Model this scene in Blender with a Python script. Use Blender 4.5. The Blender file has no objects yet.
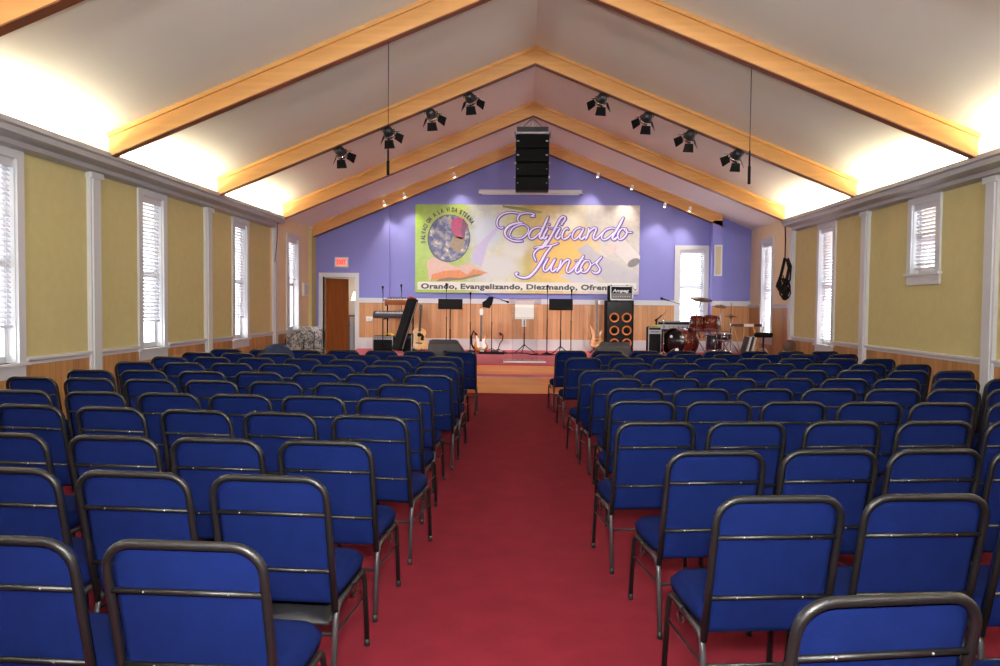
import bpy, bmesh, math, random
from mathutils import Vector, Matrix, Euler
random.seed(7)
PI = math.pi
S = bpy.context.scene
COL = S.collection

# ------------------------------------------------------------------ camera
F = 766.0
yaw = math.atan(25 / F)
cam_d = bpy.data.cameras.new('camera'); cam = bpy.data.objects.new('camera', cam_d); COL.objects.link(cam)
cam.location = (0, 0, 1.55)
CM = Matrix.Rotation(yaw, 3, 'Z') @ Matrix.Rotation(PI / 2 - math.atan(28.3 / F * math.cos(yaw)), 3, 'X') @ Matrix.Rotation(.0095, 3, 'Z')
cam.rotation_euler = CM.to_euler()
cam_d.sensor_width = 36; cam_d.lens = F / 1000 * 36; cam_d.clip_start = .05; cam_d.clip_end = 200
S.camera = cam

def P(px, py, Y):
    """point of the room seen at pixel px,py at distance Y down the hall"""
    r = CM @ Vector(((px - 500) / F, -(py - 333) / F, -1))
    return Vector((0, 0, 1.55)) + r * (Y / r.y)

# ------------------------------------------------------------------ mesh helper
class MB:
    def __init__(s): s.v = []; s.f = []; s.s = []
    def add(s, vs, fs, smooth=False):
        n = len(s.v); s.v += [Vector(v) for v in vs]
        for f in fs: s.f.append([i + n for i in f]); s.s.append(smooth)
        return s
    def box(s, c, d, m=None):
        x, y, z = d[0] / 2, d[1] / 2, d[2] / 2
        vs = [Vector((i, j, k)) for i in (-x, x) for j in (-y, y) for k in (-z, z)]
        if m is not None: vs = [m @ v for v in vs]
        vs = [v + Vector(c) for v in vs]
        return s.add(vs, [(0, 1, 3, 2), (4, 6, 7, 5), (0, 4, 5, 1), (2, 3, 7, 6), (0, 2, 6, 4), (1, 5, 7, 3)])
    def bb(s, x0, x1, y0, y1, z0, z1):
        return s.box(((x0 + x1) / 2, (y0 + y1) / 2, (z0 + z1) / 2), (x1 - x0, y1 - y0, z1 - z0))
    def tube(s, pts, r, n=8, closed=False, caps=True):
        pts = [Vector(p) for p in pts]; N = len(pts)
        rs = r if isinstance(r, (list, tuple)) else [r] * N
        up = None; rings = []
        for i, p in enumerate(pts):
            if closed: t = (pts[(i + 1) % N] - pts[i - 1])
            else: t = pts[min(i + 1, N - 1)] - pts[max(i - 1, 0)]
            if t.length < 1e-9: t = Vector((0, 0, 1))
            t.normalize()
            if up is None:
                a = Vector((0, 0, 1)) if abs(t.z) < .9 else Vector((1, 0, 0))
                up = a.cross(t).normalized()
            up = (up - t * up.dot(t))
            if up.length < 1e-6: up = t.orthogonal()
            up.normalize(); w = t.cross(up)
            rings.append([p + (up * math.cos(2 * PI * k / n) + w * math.sin(2 * PI * k / n)) * rs[i] for k in range(n)])
        vs = [v for ri in rings for v in ri]; fs = []
        for i in range(N if closed else N - 1):
            a = i * n; b = ((i + 1) % N) * n
            for k in range(n): fs.append((a + k, a + (k + 1) % n, b + (k + 1) % n, b + k))
        s.add(vs, fs, True)
        if caps and not closed:
            s.add(rings[0], [tuple(range(n))[::-1]]); s.add(rings[-1], [tuple(range(n))])
        return s
    def cyl(s, a, b, r, n=12, r1=None):
        return s.tube([a, b], [r, r if r1 is None else r1], n)
    def lathe(s, prof, m=None, n=20, cap=True):
        m = m or Matrix()
        vs = [m @ Vector((r * math.cos(2 * PI * k / n), r * math.sin(2 * PI * k / n), z)) for r, z in prof for k in range(n)]
        fs = [(i * n + k, i * n + (k + 1) % n, (i + 1) * n + (k + 1) % n, (i + 1) * n + k) for i in range(len(prof) - 1) for k in range(n)]
        s.add(vs, fs, True)
        if cap:
            s.add(vs[:n], [tuple(range(n))[::-1]]); s.add(vs[-n:], [tuple(range(n))])
        return s
    def prism(s, poly, m, t):
        """poly in local XY, thickness t along local +Z"""
        n = len(poly)
        a = [m @ Vector((x, y, 0)) for x, y in poly]; b = [m @ Vector((x, y, t)) for x, y in poly]
        s.add(a + b, [tuple(range(n))[::-1], tuple(range(n, 2 * n))] + [(i, (i + 1) % n, n + (i + 1) % n, n + i) for i in range(n)])
        return s
    def ball(s, c, r, n=12, sc=(1, 1, 1)):
        m = Matrix.Translation(c) @ Matrix.Diagonal((*sc, 1))
        k = n // 2
        return s.lathe([(max(1e-4, r * math.sin(PI * i / k)), -r * math.cos(PI * i / k)) for i in range(k + 1)], m, n, False)
    def build(s, name, mat=None, parent=None, bevel=0, seg=2, smooth=None, local=False):
        me = bpy.data.meshes.new(name)
        off = Vector((0, 0, 0))
        if parent is not None and not local:
            q = parent
            while q is not None: off = off + q.location; q = q.parent
        me.from_pydata([v - off for v in s.v], [], s.f)
        me.polygons.foreach_set('use_smooth', s.s if smooth is None else [smooth] * len(s.f))
        bm = bmesh.new(); bm.from_mesh(me)
        bmesh.ops.remove_doubles(bm, verts=bm.verts, dist=1e-5)
        bmesh.ops.recalc_face_normals(bm, faces=bm.faces)
        if bevel:
            es = [e for e in bm.edges if len(e.link_faces) == 2 and e.calc_face_angle(0) > .6]
            bmesh.ops.bevel(bm, geom=es, offset=bevel, segments=seg, affect='EDGES', profile=.5)
            if smooth is None and seg > 1:
                for f in bm.faces: f.smooth = True
        bm.to_mesh(me); bm.free()
        o = bpy.data.objects.new(name, me); COL.objects.link(o)
        if mat is not None: me.materials.append(mat)
        if parent is not None: o.parent = parent
        return o

def thing(name, label, cat, loc=(0, 0, 0), group=None):
    o = bpy.data.objects.new(name, None); COL.objects.link(o); o.empty_display_size = .1
    o.location = loc; o['label'] = label; o['category'] = cat
    if group: o['group'] = group
    return o
def tag(o, label, cat, group=None, kind=None):
    o['label'] = label; o['category'] = cat
    if group: o['group'] = group
    if kind: o['kind'] = kind
    return o
def struct(mb, name, mat, **k):
    o = mb.build(name, mat, **k); o['kind'] = 'structure'; return o
def copy_tree(o, parent=None):
    c = o.copy(); COL.objects.link(c); c.parent = parent
    for ch in o.children: copy_tree(ch, c)
    return c

# ------------------------------------------------------------------ materials
def sl(c):  # sRGB 0-255 to linear
    return tuple(((x / 255) / 12.92 if x / 255 <= .04045 else ((x / 255 + .055) / 1.055) ** 2.4) for x in c) + (1,)
def mat(name, c, rough=.5, metal=0, spec=.5, bump=0, bscale=200, var=0, vscale=3, emit=None, estr=0, coat=0, sheen=0):
    m = bpy.data.materials.new(name); m.use_nodes = True; nt = m.node_tree; b = nt.nodes['Principled BSDF']
    b.inputs['Base Color'].default_value = sl(c); b.inputs['Roughness'].default_value = rough
    b.inputs['Metallic'].default_value = metal; b.inputs['Specular IOR Level'].default_value = spec
    b.inputs['Coat Weight'].default_value = coat; b.inputs['Sheen Weight'].default_value = sheen
    tc = nt.nodes.new('ShaderNodeTexCoord')
    if var:
        n = nt.nodes.new('ShaderNodeTexNoise'); n.inputs['Scale'].default_value = vscale; n.inputs['Detail'].default_value = 4
        nt.links.new(tc.outputs['Object'], n.inputs['Vector'])
        r = nt.nodes.new('ShaderNodeMapRange'); r.inputs[1].default_value = .3; r.inputs[2].default_value = .7
        r.inputs[3].default_value = 1 - var; r.inputs[4].default_value = 1 + var
        nt.links.new(n.outputs['Fac'], r.inputs[0])
        mx = nt.nodes.new('ShaderNodeMix'); mx.data_type = 'RGBA'; mx.blend_type = 'MULTIPLY'; mx.inputs[0].default_value = 1
        mx.inputs[6].default_value = sl(c); nt.links.new(r.outputs[0], mx.inputs[7]); nt.links.new(mx.outputs[2], b.inputs['Base Color'])
    if bump:
        n = nt.nodes.new('ShaderNodeTexNoise'); n.inputs['Scale'].default_value = bscale; n.inputs['Detail'].default_value = 2
        nt.links.new(tc.outputs['Object'], n.inputs['Vector'])
        bp = nt.nodes.new('ShaderNodeBump'); bp.inputs['Strength'].default_value = bump; bp.inputs['Distance'].default_value = .002
        nt.links.new(n.outputs['Fac'], bp.inputs['Height']); nt.links.new(bp.outputs[0], b.inputs['Normal'])
    if emit:
        b.inputs['Emission Color'].default_value = sl(emit); b.inputs['Emission Strength'].default_value = estr
    return m
def wood(name, c1, c2, axis, pitch=.11, groove=.05, rough=.45, grain=(30, 30, 2)):
    """boards side by side along world axis index `axis`"""
    m = bpy.data.materials.new(name); m.use_nodes = True; nt = m.node_tree; b = nt.nodes['Principled BSDF']
    N = nt.nodes.new; L = nt.links.new
    tc = N('ShaderNodeTexCoord'); sp = N('ShaderNodeSeparateXYZ'); L(tc.outputs['Object'], sp.inputs[0])
    d = N('ShaderNodeMath'); d.operation = 'DIVIDE'; d.inputs[1].default_value = pitch; L(sp.outputs[axis], d.inputs[0])
    fl = N('ShaderNodeMath'); fl.operation = 'FLOOR'; L(d.outputs[0], fl.inputs[0])
    fr = N('ShaderNodeMath'); fr.operation = 'FRACT'; L(d.outputs[0], fr.inputs[0])
    wn = N('ShaderNodeTexWhiteNoise'); wn.noise_dimensions = '1D'; L(fl.outputs[0], wn.inputs['W'])
    mp = N('ShaderNodeMapping'); mp.inputs['Scale'].default_value = grain; L(tc.outputs['Object'], mp.inputs[0])
    ad = N('ShaderNodeVectorMath'); L(mp.outputs[0], ad.inputs[0]); L(wn.outputs['Color'], ad.inputs[1])
    ns = N('ShaderNodeTexNoise'); ns.inputs['Scale'].default_value = 1; ns.inputs['Detail'].default_value = 5; L(ad.outputs[0], ns.inputs['Vector'])
    a1 = N('ShaderNodeMath'); a1.operation = 'MULTIPLY'; a1.inputs[1].default_value = .55; L(wn.outputs['Value'], a1.inputs[0])
    a2 = N('ShaderNodeMath'); a2.operation = 'MULTIPLY_ADD'; a2.inputs[1].default_value = .7; L(ns.outputs['Fac'], a2.inputs[0]); L(a1.outputs[0], a2.inputs[2])
    mx = N('ShaderNodeMix'); mx.data_type = 'RGBA'; mx.inputs[6].default_value = sl(c1); mx.inputs[7].default_value = sl(c2); L(a2.outputs[0], mx.inputs[0])
    gt = N('ShaderNodeMath'); gt.operation = 'LESS_THAN'; gt.inputs[1].default_value = groove; L(fr.outputs[0], gt.inputs[0])
    gm = N('ShaderNodeMath'); gm.operation = 'MULTIPLY_ADD'; gm.inputs[1].default_value = -.45; gm.inputs[2].default_value = 1; L(gt.outputs[0], gm.inputs[0])
    m2 = N('ShaderNodeMix'); m2.data_type = 'RGBA'; m2.blend_type = 'MULTIPLY'; m2.inputs[0].default_value = 1
    L(mx.outputs[2], m2.inputs[6]); L(gm.outputs[0], m2.inputs[7]); L(m2.outputs[2], b.inputs['Base Color'])
    b.inputs['Roughness'].default_value = rough
    return m
M = {}
M['ceil'] = mat('ceiling_paint', (240, 238, 231), .8, var=.02, vscale=1.2)
M['yellow'] = mat('yellow_wall_fabric', (208, 196, 142), .9, spec=.2, bump=.3, bscale=120, var=.03, vscale=8)
M['cream'] = mat('cream_wall_paint', (238, 216, 174), .85, var=.02)
M['purple'] = mat('periwinkle_wall_paint', (136, 136, 205), .8, var=.02)
M['white'] = mat('white_trim_paint', (212, 213, 216), .45)
M['cove'] = mat('grey_white_cornice_paint', (176, 176, 180), .5)
M['beamwood'] = wood('golden_glulam', (210, 154, 90), (226, 172, 106), 2, pitch=.04, groove=.0, grain=(6, 6, 30), rough=.4)
M['beamdark'] = mat('beam_edge_brown', (126, 72, 42), .5)  # darker brown along the underside of each beam
M['wains_x'] = wood('wainscot_boards_x', (166, 110, 66), (222, 164, 110), 0)
M['wains_y'] = wood('wainscot_boards_y', (140, 96, 54), (208, 154, 94), 1)
M['carpet'] = mat('crimson_carpet', (116, 32, 45), .95, spec=.1, bump=.9, bscale=260, var=.10, vscale=5)
M['stagecarpet'] = mat('stage_carpet', (202, 54, 82), .95, spec=.15, bump=.8, bscale=260, var=.06, vscale=4, sheen=.15)
M['stagewood'] = wood('stage_riser_wood', (190, 108, 50), (224, 146, 78), 2, pitch=.15, groove=0, grain=(2, 2, 25), rough=.3)
M['fabric'] = mat('royal_blue_upholstery', (13, 25, 70), .95, spec=.04, bump=.5, bscale=420, var=.10, vscale=14)
M['tube'] = mat('hammered_charcoal_tube', (15, 15, 16), .42, .0, .5, bump=.35, bscale=260)
M['legtube'] = mat('flash_grey_leg_tube', (66, 66, 70), .38, .4, bump=.35, bscale=260)  # lighter grey carries the flash's reflection on the rear legs
M['foot'] = mat('black_rubber', (18, 18, 18), .6)
M['screw'] = mat('bright_screw', (190, 190, 190), .3, .9)
M['black'] = mat('matte_black', (9, 9, 10), .75, spec=.2)
M['blackgloss'] = mat('gloss_black', (12, 12, 14), .2)
M['dgrey'] = mat('charcoal_tolex', (66, 66, 70), .7, bump=.4, bscale=300)
M['chrome'] = mat('chrome', (200, 200, 205), .15, 1)
M['silver'] = mat('silver_trim', (160, 160, 164), .35, .7)
M['sash'] = mat('white_sash_paint', (226, 226, 230), .4)
M['orange'] = mat('orange_cone', (200, 110, 40), .45, .2)
M['drum'] = mat('amber_drum_lacquer', (88, 30, 14), .15, coat=1, var=.25, vscale=6)
M['cymbal'] = mat('bronze_cymbal', (150, 120, 70), .3, .9)
M['skin'] = mat('drum_head', (220, 216, 206), .5)
M['clear_white'] = mat('white_plate', (236, 236, 232), .5)
M['paper'] = mat('white_paper', (240, 238, 230), .8)
M['bulb'] = mat('warm_bulb', (255, 240, 210), .5, emit=(255, 232, 190), estr=14)
M['red'] = mat('red_plastic', (190, 24, 34), .4)
M['guitarwood'] = mat('spruce_top', (222, 178, 116), .25, var=.06, vscale=20, coat=.5)
M['darkwood'] = mat('dark_stained_wood', (78, 40, 20), .35, var=.15, vscale=10)
M['bassbody'] = mat('natural_ash_body', (214, 148, 88), .3, var=.08, vscale=14, coat=.4)
M['grey'] = mat('corridor_grey_paint', (158, 150, 144), .7)
M['doorwood'] = wood('varnished_door', (120, 58, 26), (196, 112, 54), 0, pitch=.5, groove=0, rough=.18, grain=(14, 14, 1.5))
def sunburst():
    m = mat('sunburst_body', (214, 120, 40), .2, coat=.8); nt = m.node_tree; b = nt.nodes['Principled BSDF']
    tc = nt.nodes.new('ShaderNodeTexCoord'); g = nt.nodes.new('ShaderNodeTexGradient'); g.gradient_type = 'SPHERICAL'
    mp = nt.nodes.new('ShaderNodeMapping'); mp.inputs['Location'].default_value = (0, 0, -.25); mp.inputs['Scale'].default_value = (4.6, 4.6, 3.9)
    mp.vector_type = 'POINT'; mp.inputs['Location'].default_value = (0, 0, -.85)
    nt.links.new(tc.outputs['Object'], mp.inputs[0]); nt.links.new(mp.outputs[0], g.inputs[0])
    r = nt.nodes.new('ShaderNodeValToRGB'); nt.links.new(g.outputs['Fac'], r.inputs[0])
    r.color_ramp.elements[0].color = sl((40, 18, 10)); r.color_ramp.elements[1].color = sl((226, 140, 50)); r.color_ramp.elements[1].position = .35
    nt.links.new(r.outputs[0], b.inputs['Base Color']); return m
M['sunburst'] = sunburst()
def glass(name='window_glass', tint=(1, 1, 1), fac=.08, rough=.02):
    m = bpy.data.materials.new(name); m.use_nodes = True; nt = m.node_tree; nt.nodes.remove(nt.nodes['Principled BSDF'])
    t = nt.nodes.new('ShaderNodeBsdfTransparent'); t.inputs[0].default_value = (*tint, 1); g = nt.nodes.new('ShaderNodeBsdfGlossy'); g.inputs['Roughness'].default_value = rough
    lw = nt.nodes.new('ShaderNodeLayerWeight'); lw.inputs[0].default_value = .5
    pw = nt.nodes.new('ShaderNodeMath'); pw.operation = 'POWER'; pw.inputs[1].default_value = 4; nt.links.new(lw.outputs['Facing'], pw.inputs[0])
    fr = nt.nodes.new('ShaderNodeMath'); fr.operation = 'MULTIPLY_ADD'; fr.inputs[1].default_value = .5; fr.inputs[2].default_value = .03; nt.links.new(pw.outputs[0], fr.inputs[0])
    mx = nt.nodes.new('ShaderNodeMixShader'); nt.links.new(fr.outputs[0], mx.inputs[0]); nt.links.new(t.outputs[0], mx.inputs[1]); nt.links.new(g.outputs[0], mx.inputs[2])
    nt.links.new(mx.outputs[0], nt.nodes['Material Output'].inputs[0]); return m
M['glass'] = glass(); M['acrylic'] = glass('clear_acrylic', (.93, .95, .96))
def slatmat():
    m = mat('white_blind_slat', (222, 220, 224), .45); nt = m.node_tree; b = nt.nodes['Principled BSDF']
    tr = nt.nodes.new('ShaderNodeBsdfTranslucent'); tr.inputs[0].default_value = (.9, .89, .9, 1)
    mx = nt.nodes.new('ShaderNodeMixShader'); mx.inputs[0].default_value = .14
    nt.links.new(b.outputs[0], mx.inputs[1]); nt.links.new(tr.outputs[0], mx.inputs[2]); nt.links.new(mx.outputs[0], nt.nodes['Material Output'].inputs[0]); return m
M['slat'] = slatmat()

# ------------------------------------------------------------------ room shell
YB, Y0 = 18.8, -3.0          # banner wall, wall behind the camera
XL, XR = -5.25, 5.45
def xr(y): return XR
RIDGE = 5.60; SL = .411; XC = .12
def roof(x): return RIDGE - SL * abs(x - XC)
st_floor = MB().bb(-7.5, 7.8, Y0 - .3, 21.2, -.12, 0); struct(st_floor, 'floor', M['carpet'])
cl = MB()
for sx in (-1, 1):
    x0 = XC; x1 = sx * 7.2
    cl.add([(x0, Y0 - .3, RIDGE), (x1, Y0 - .3, roof(x1)), (x1, 21.2, roof(x1)), (x0, 21.2, RIDGE),
            (x0, Y0 - .3, RIDGE + .15), (x1, Y0 - .3, roof(x1) + .15), (x1, 21.2, roof(x1) + .15), (x0, 21.2, RIDGE + .15)],
           [(0, 1, 2, 3), (4, 7, 6, 5), (0, 4, 5, 1), (1, 5, 6, 2), (2, 6, 7, 3), (0, 3, 7, 4)])
struct(cl, 'ceiling', M['ceil'])

def wall_run(p, q, H, openings, th=.16, out=1):
    """wall from p to q (xy) with inner face on p-q; openings (s0,s1,z0,z1); H height; out = side of thickness"""
    p, q = Vector((*p, 0)), Vector((*q, 0)); d = (q - p).normalized(); L = (q - p).length
    n = Vector((-d.y, d.x, 0)) * out
    m = MB(); xs = sorted({0, L, *[o[0] for o in openings], *[o[1] for o in openings]})
    for a, b in zip(xs[:-1], xs[1:]):
        mid = (a + b) / 2; zs = [(0, H)]
        for o in openings:
            if o[0] < mid < o[1]: zs = [(0, o[2]), (o[3], H)]
        for z0, z1 in zs:
            if z1 - z0 < 1e-4: continue
            c = [p + d * a, p + d * b, p + d * b + n * th, p + d * a + n * th]
            m.add([v + Vector((0, 0, z0)) for v in c] + [v + Vector((0, 0, z1)) for v in c],
                  [(3, 2, 1, 0), (4, 5, 6, 7), (0, 1, 5, 4), (1, 2, 6, 5), (2, 3, 7, 6), (3, 0, 4, 7)])
    return m
class Side:
    """frame along a side wall: s = distance down the hall, u = out from the wall into the room, z up"""
    def __init__(s, sx):
        s.sx = sx
        if sx < 0: s.o = Vector((XL, 0, 0)); s.d = Vector((0, 1, 0)); s.n = Vector((1, 0, 0))
        else:
            s.o = Vector((XR, 0, 0)); s.d = Vector((0, 1, 0)); s.n = Vector((-1, 0, 0))
    def pt(s, a, u, z): return s.o + s.d * a + s.n * u + Vector((0, 0, z))
    def box(s, mb, a0, a1, u0, u1, z0, z1):
        c = [s.pt(a0, u0, z0), s.pt(a1, u0, z0), s.pt(a1, u1, z0), s.pt(a0, u1, z0)]
        up = Vector((0, 0, z1 - z0))
        mb.add(c + [v + up for v in c], [(3, 2, 1, 0), (4, 5, 6, 7), (0, 1, 5, 4), (1, 2, 6, 5), (2, 3, 7, 6), (3, 0, 4, 7)])
        return mb
    def sweep(s, mb, prof, a0, a1):
        n = len(prof); A = [s.pt(a0, u, z) for u, z in prof]; B = [s.pt(a1, u, z) for u, z in prof]
        mb.add(A + B, [tuple(range(n)), tuple(range(2 * n - 1, n - 1, -1))] + [(i, (i + 1) % n, n + (i + 1) % n, n + i) for i in range(n)])
        return mb
LW, RW = Side(-1), Side(1)
# windows: (side, centre, glass half width, z bottom, z top, blind bottom z)
WIN_L = [(LW, 1.0, .30, .90, 3.0, 1.2), (LW, 4.25, .30, .90, 3.0, 1.2), (LW, 7.44, .30, .90, 3.0, 1.2), (LW, 10.63, .30, .90, 3.0, 1.2), (LW, 13.95, .30, .88, 3.0, 1.2), (LW, 17.13, .36, .94, 2.98, 2.02)]
WIN_R = [(RW, 1.0, .30, .86, 3.0, .88), (RW, 4.2, .30, .86, 3.0, .88), (RW, 7.35, .30, .86, 3.0, .88), (RW, 10.70, .32, 2.04, 3.0, 2.06), (RW, 14.1, .31, .88, 3.0, .90), (RW, 17.5, .35, .88, 3.0, .9)]
def side_wall(sd, a0, a1, mt, name):
    ops = []
    for w in WIN_L + WIN_R:
        if w[0] is sd and a0 < w[1] < a1: ops.append((w[1] - w[2] - a0, w[1] + w[2] - a0, w[3], w[4]))
    p = sd.pt(a0, 0, 0); q = sd.pt(a1, 0, 0)
    struct(wall_run((p.x, p.y), (q.x, q.y), 3.72, ops, out=-sd.sx), name, mt)
side_wall(LW, Y0, 15.6, M['yellow'], 'wall_left'); side_wall(LW, 15.6, 19.0, M['cream'], 'wall_left_stage')
side_wall(RW, Y0, 15.8, M['yellow'], 'wall_right'); side_wall(RW, 15.8, 19.0, M['cream'], 'wall_right_stage')
struct(MB().bb(-6, 6.6, Y0 - .16, Y0, 0, 5.8), 'wall_front', mat('rear_wall_brown', (96, 76, 60), .8))
# banner wall with its doorway and window
DX0, DX1, DZ = -5.0, -4.2, 2.2
WX0, WX1, WZ0, WZ1 = 3.73, 4.33, 1.12, 2.93
struct(wall_run((-5.5, YB), (5.7, YB), 5.85, [(DX0 + 5.5, DX1 + 5.5, 0, DZ), (WX0 + 5.5, WX1 + 5.5, WZ0, WZ1)], out=1), 'wall_back', M['purple'])
# pier beside the back window that carries the last beam
struct(MB().bb(4.45, 4.69, 18.5, YB, .44, 3.60), 'trim_pier', M['purple'])
struct(MB().bb(-3.5, -3.34, 18.74, YB, 1.62, 4.0), 'trim_pier_left', M['purple'])
# corridor behind the doorway
cor = MB().bb(-6.2, -3.2, 20.9, 21.0, 0, 2.6).bb(-6.2, -6.1, YB + .16, 20.9, 0, 2.6).bb(-3.3, -3.2, YB + .16, 20.9, 0, 2.6).bb(-6.2, -3.2, YB + .16, 21, 2.6, 2.7)
struct(cor, 'wall_corridor', M['grey'])
# door casing
dc = MB().bb(DX0 - .1, DX0, YB - .03, YB + .17, 0, DZ + .1).bb(DX1, DX1 + .1, YB - .03, YB + .17, 0, DZ + .1).bb(DX0, DX1, YB - .03, YB + .17, DZ, DZ + .1)
struct(dc, 'trim_door', M['white'])
dm = Matrix.Rotation(math.radians(58), 3, 'Z')
dl = MB(); hinge = Vector((DX0 + .02, YB + .2, 0))
dl.box(hinge + dm @ Vector((.385, 0, 1.085)), (.77, .04, 2.17), dm)
door = struct(dl, 'door_1', M['doorwood'])
hk = MB().ball(hinge + dm @ Vector((.67, -.06, 1.0)), .03).cyl(hinge + dm @ Vector((.67, 0, 1.0)), hinge + dm @ Vector((.67, -.06, 1.0)), .012)
hk.build('door_handle', M['chrome'], door)

# ------------------------------------------------------------------ side wall joinery
PL = [-.7, 2.6, 5.9, 9.14, 12.47, 15.83]
FU = .32   # how far the cove fascia stands out from the wall
def cove(sd, a0, a1, idx):
    pr = [(FU, 3.30), (FU + .03, 3.295), (FU + .03, 3.24), (FU, 3.225), (FU - .01, 3.17), (.14, 3.15), (.13, 3.10), (.05, 3.09), (.0, 3.08), (.0, 3.16), (FU - .05, 3.19), (FU - .05, 3.30)]
    struct(sd.sweep(MB(), pr, a0, a1), 'trim_cove_%d' % idx, M['cove'])
cove(LW, Y0, 15.6, 1); cove(RW, Y0, 15.6, 2)
k = 0
for sd, ends in ((LW, 15.9), (RW, 16.2)):
    for a in PL:
        k += 1
        m = MB(); sd.box(m, a - .11, a + .11, 0, .05, 0, 3.15); sd.box(m, a - .08, a + .08, .05, .07, 0, 3.15); sd.box(m, a - .13, a + .13, 0, .085, 3.02, 3.09)
        struct(m, 'trim_pilaster_%d' % k, M['white'])
# yellow corner strip left of the doorway
struct(LW.box(MB(), 18.4, 18.8, 0, .08, 0, 3.35), 'trim_corner', M['yellow'])
def rail_run(sd, a0, a1, z, mt, nm):
    """wainscot, chair rail and baseboard between a0 and a1, broken at windows"""
    ws = sorted([(w[1] - .42, w[1] + .42) for w in WIN_L + WIN_R if w[0] is sd and w[3] < 1.1 and a0 < w[1] < a1])
    m = MB(); sd.box(m, a0, a1, 0, .018, 0, .76 if ws else z - .04)
    if ws:
        x = a0
        for w0, w1 in ws + [(a1, a1)]:
            if w0 > x: sd.box(m, x, w0, 0, .018, .76, z - .04)
            x = w1
    struct(m, 'trim_wainscot_' + nm, mt)
    r = MB(); x = a0
    for w0, w1 in ws + [(a1, a1)]:
        if w0 > x + .02:
            sd.sweep(r, [(0, z - .06), (.022, z - .06), (.026, z - .03), (.05, z - .012), (.05, z + .012), (.035, z + .02), (0, z + .02)], x, w0)
        x = w1
    struct(r, 'trim_rail_' + nm, M['white'])
    b = MB(); sd.box(b, a0, a1, 0, .03, 0, .14); struct(b, 'baseboard_' + nm, M['white'])
rail_run(LW, Y0, 15.72, .93, M['wains_y'], 'left'); rail_run(LW, 15.98, 18.4, .93, M['wains_y'], 'left_stage')
rail_run(RW, Y0, 15.72, .95, M['wains_y'], 'right'); rail_run(RW, 15.98, 18.8, 1.60, M['wains_y'], 'right_stage')
# banner wall wainscot
bw = MB()
for x0, x1 in ((DX1 + .1, WX0 - .09), (4.69, 5.45)):
    bw.bb(x0, x1, YB - .02, YB, .44, 1.6)
bw.bb(WX0 - .09, WX1 + .09, YB - .02, YB, .44, .93); bw.bb(4.45, 4.69, 18.48, 18.5, .44, 1.6)
struct(bw, 'trim_wainscot_back', M['wains_x'])
br = MB(); bs = MB()
for x0, x1, y in ((DX1 + .1, WX0 - .09, YB), (4.45, 4.69, 18.5), (4.69, 5.45, YB)):
    br.bb(x0, x1, y - .05, y, 1.57, 1.69); br.bb(x0, x1, y - .065, y, 1.66, 1.69)
for x0, x1, y in ((DX1 + .1, 4.45, YB), (4.45, 4.69, 18.5), (4.69, 5.45, YB)): bs.bb(x0, x1, y - .035, y, .44, .71)
struct(br, 'trim_rail_back', M['white']); struct(bs, 'baseboard_back', M['white'])

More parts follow.
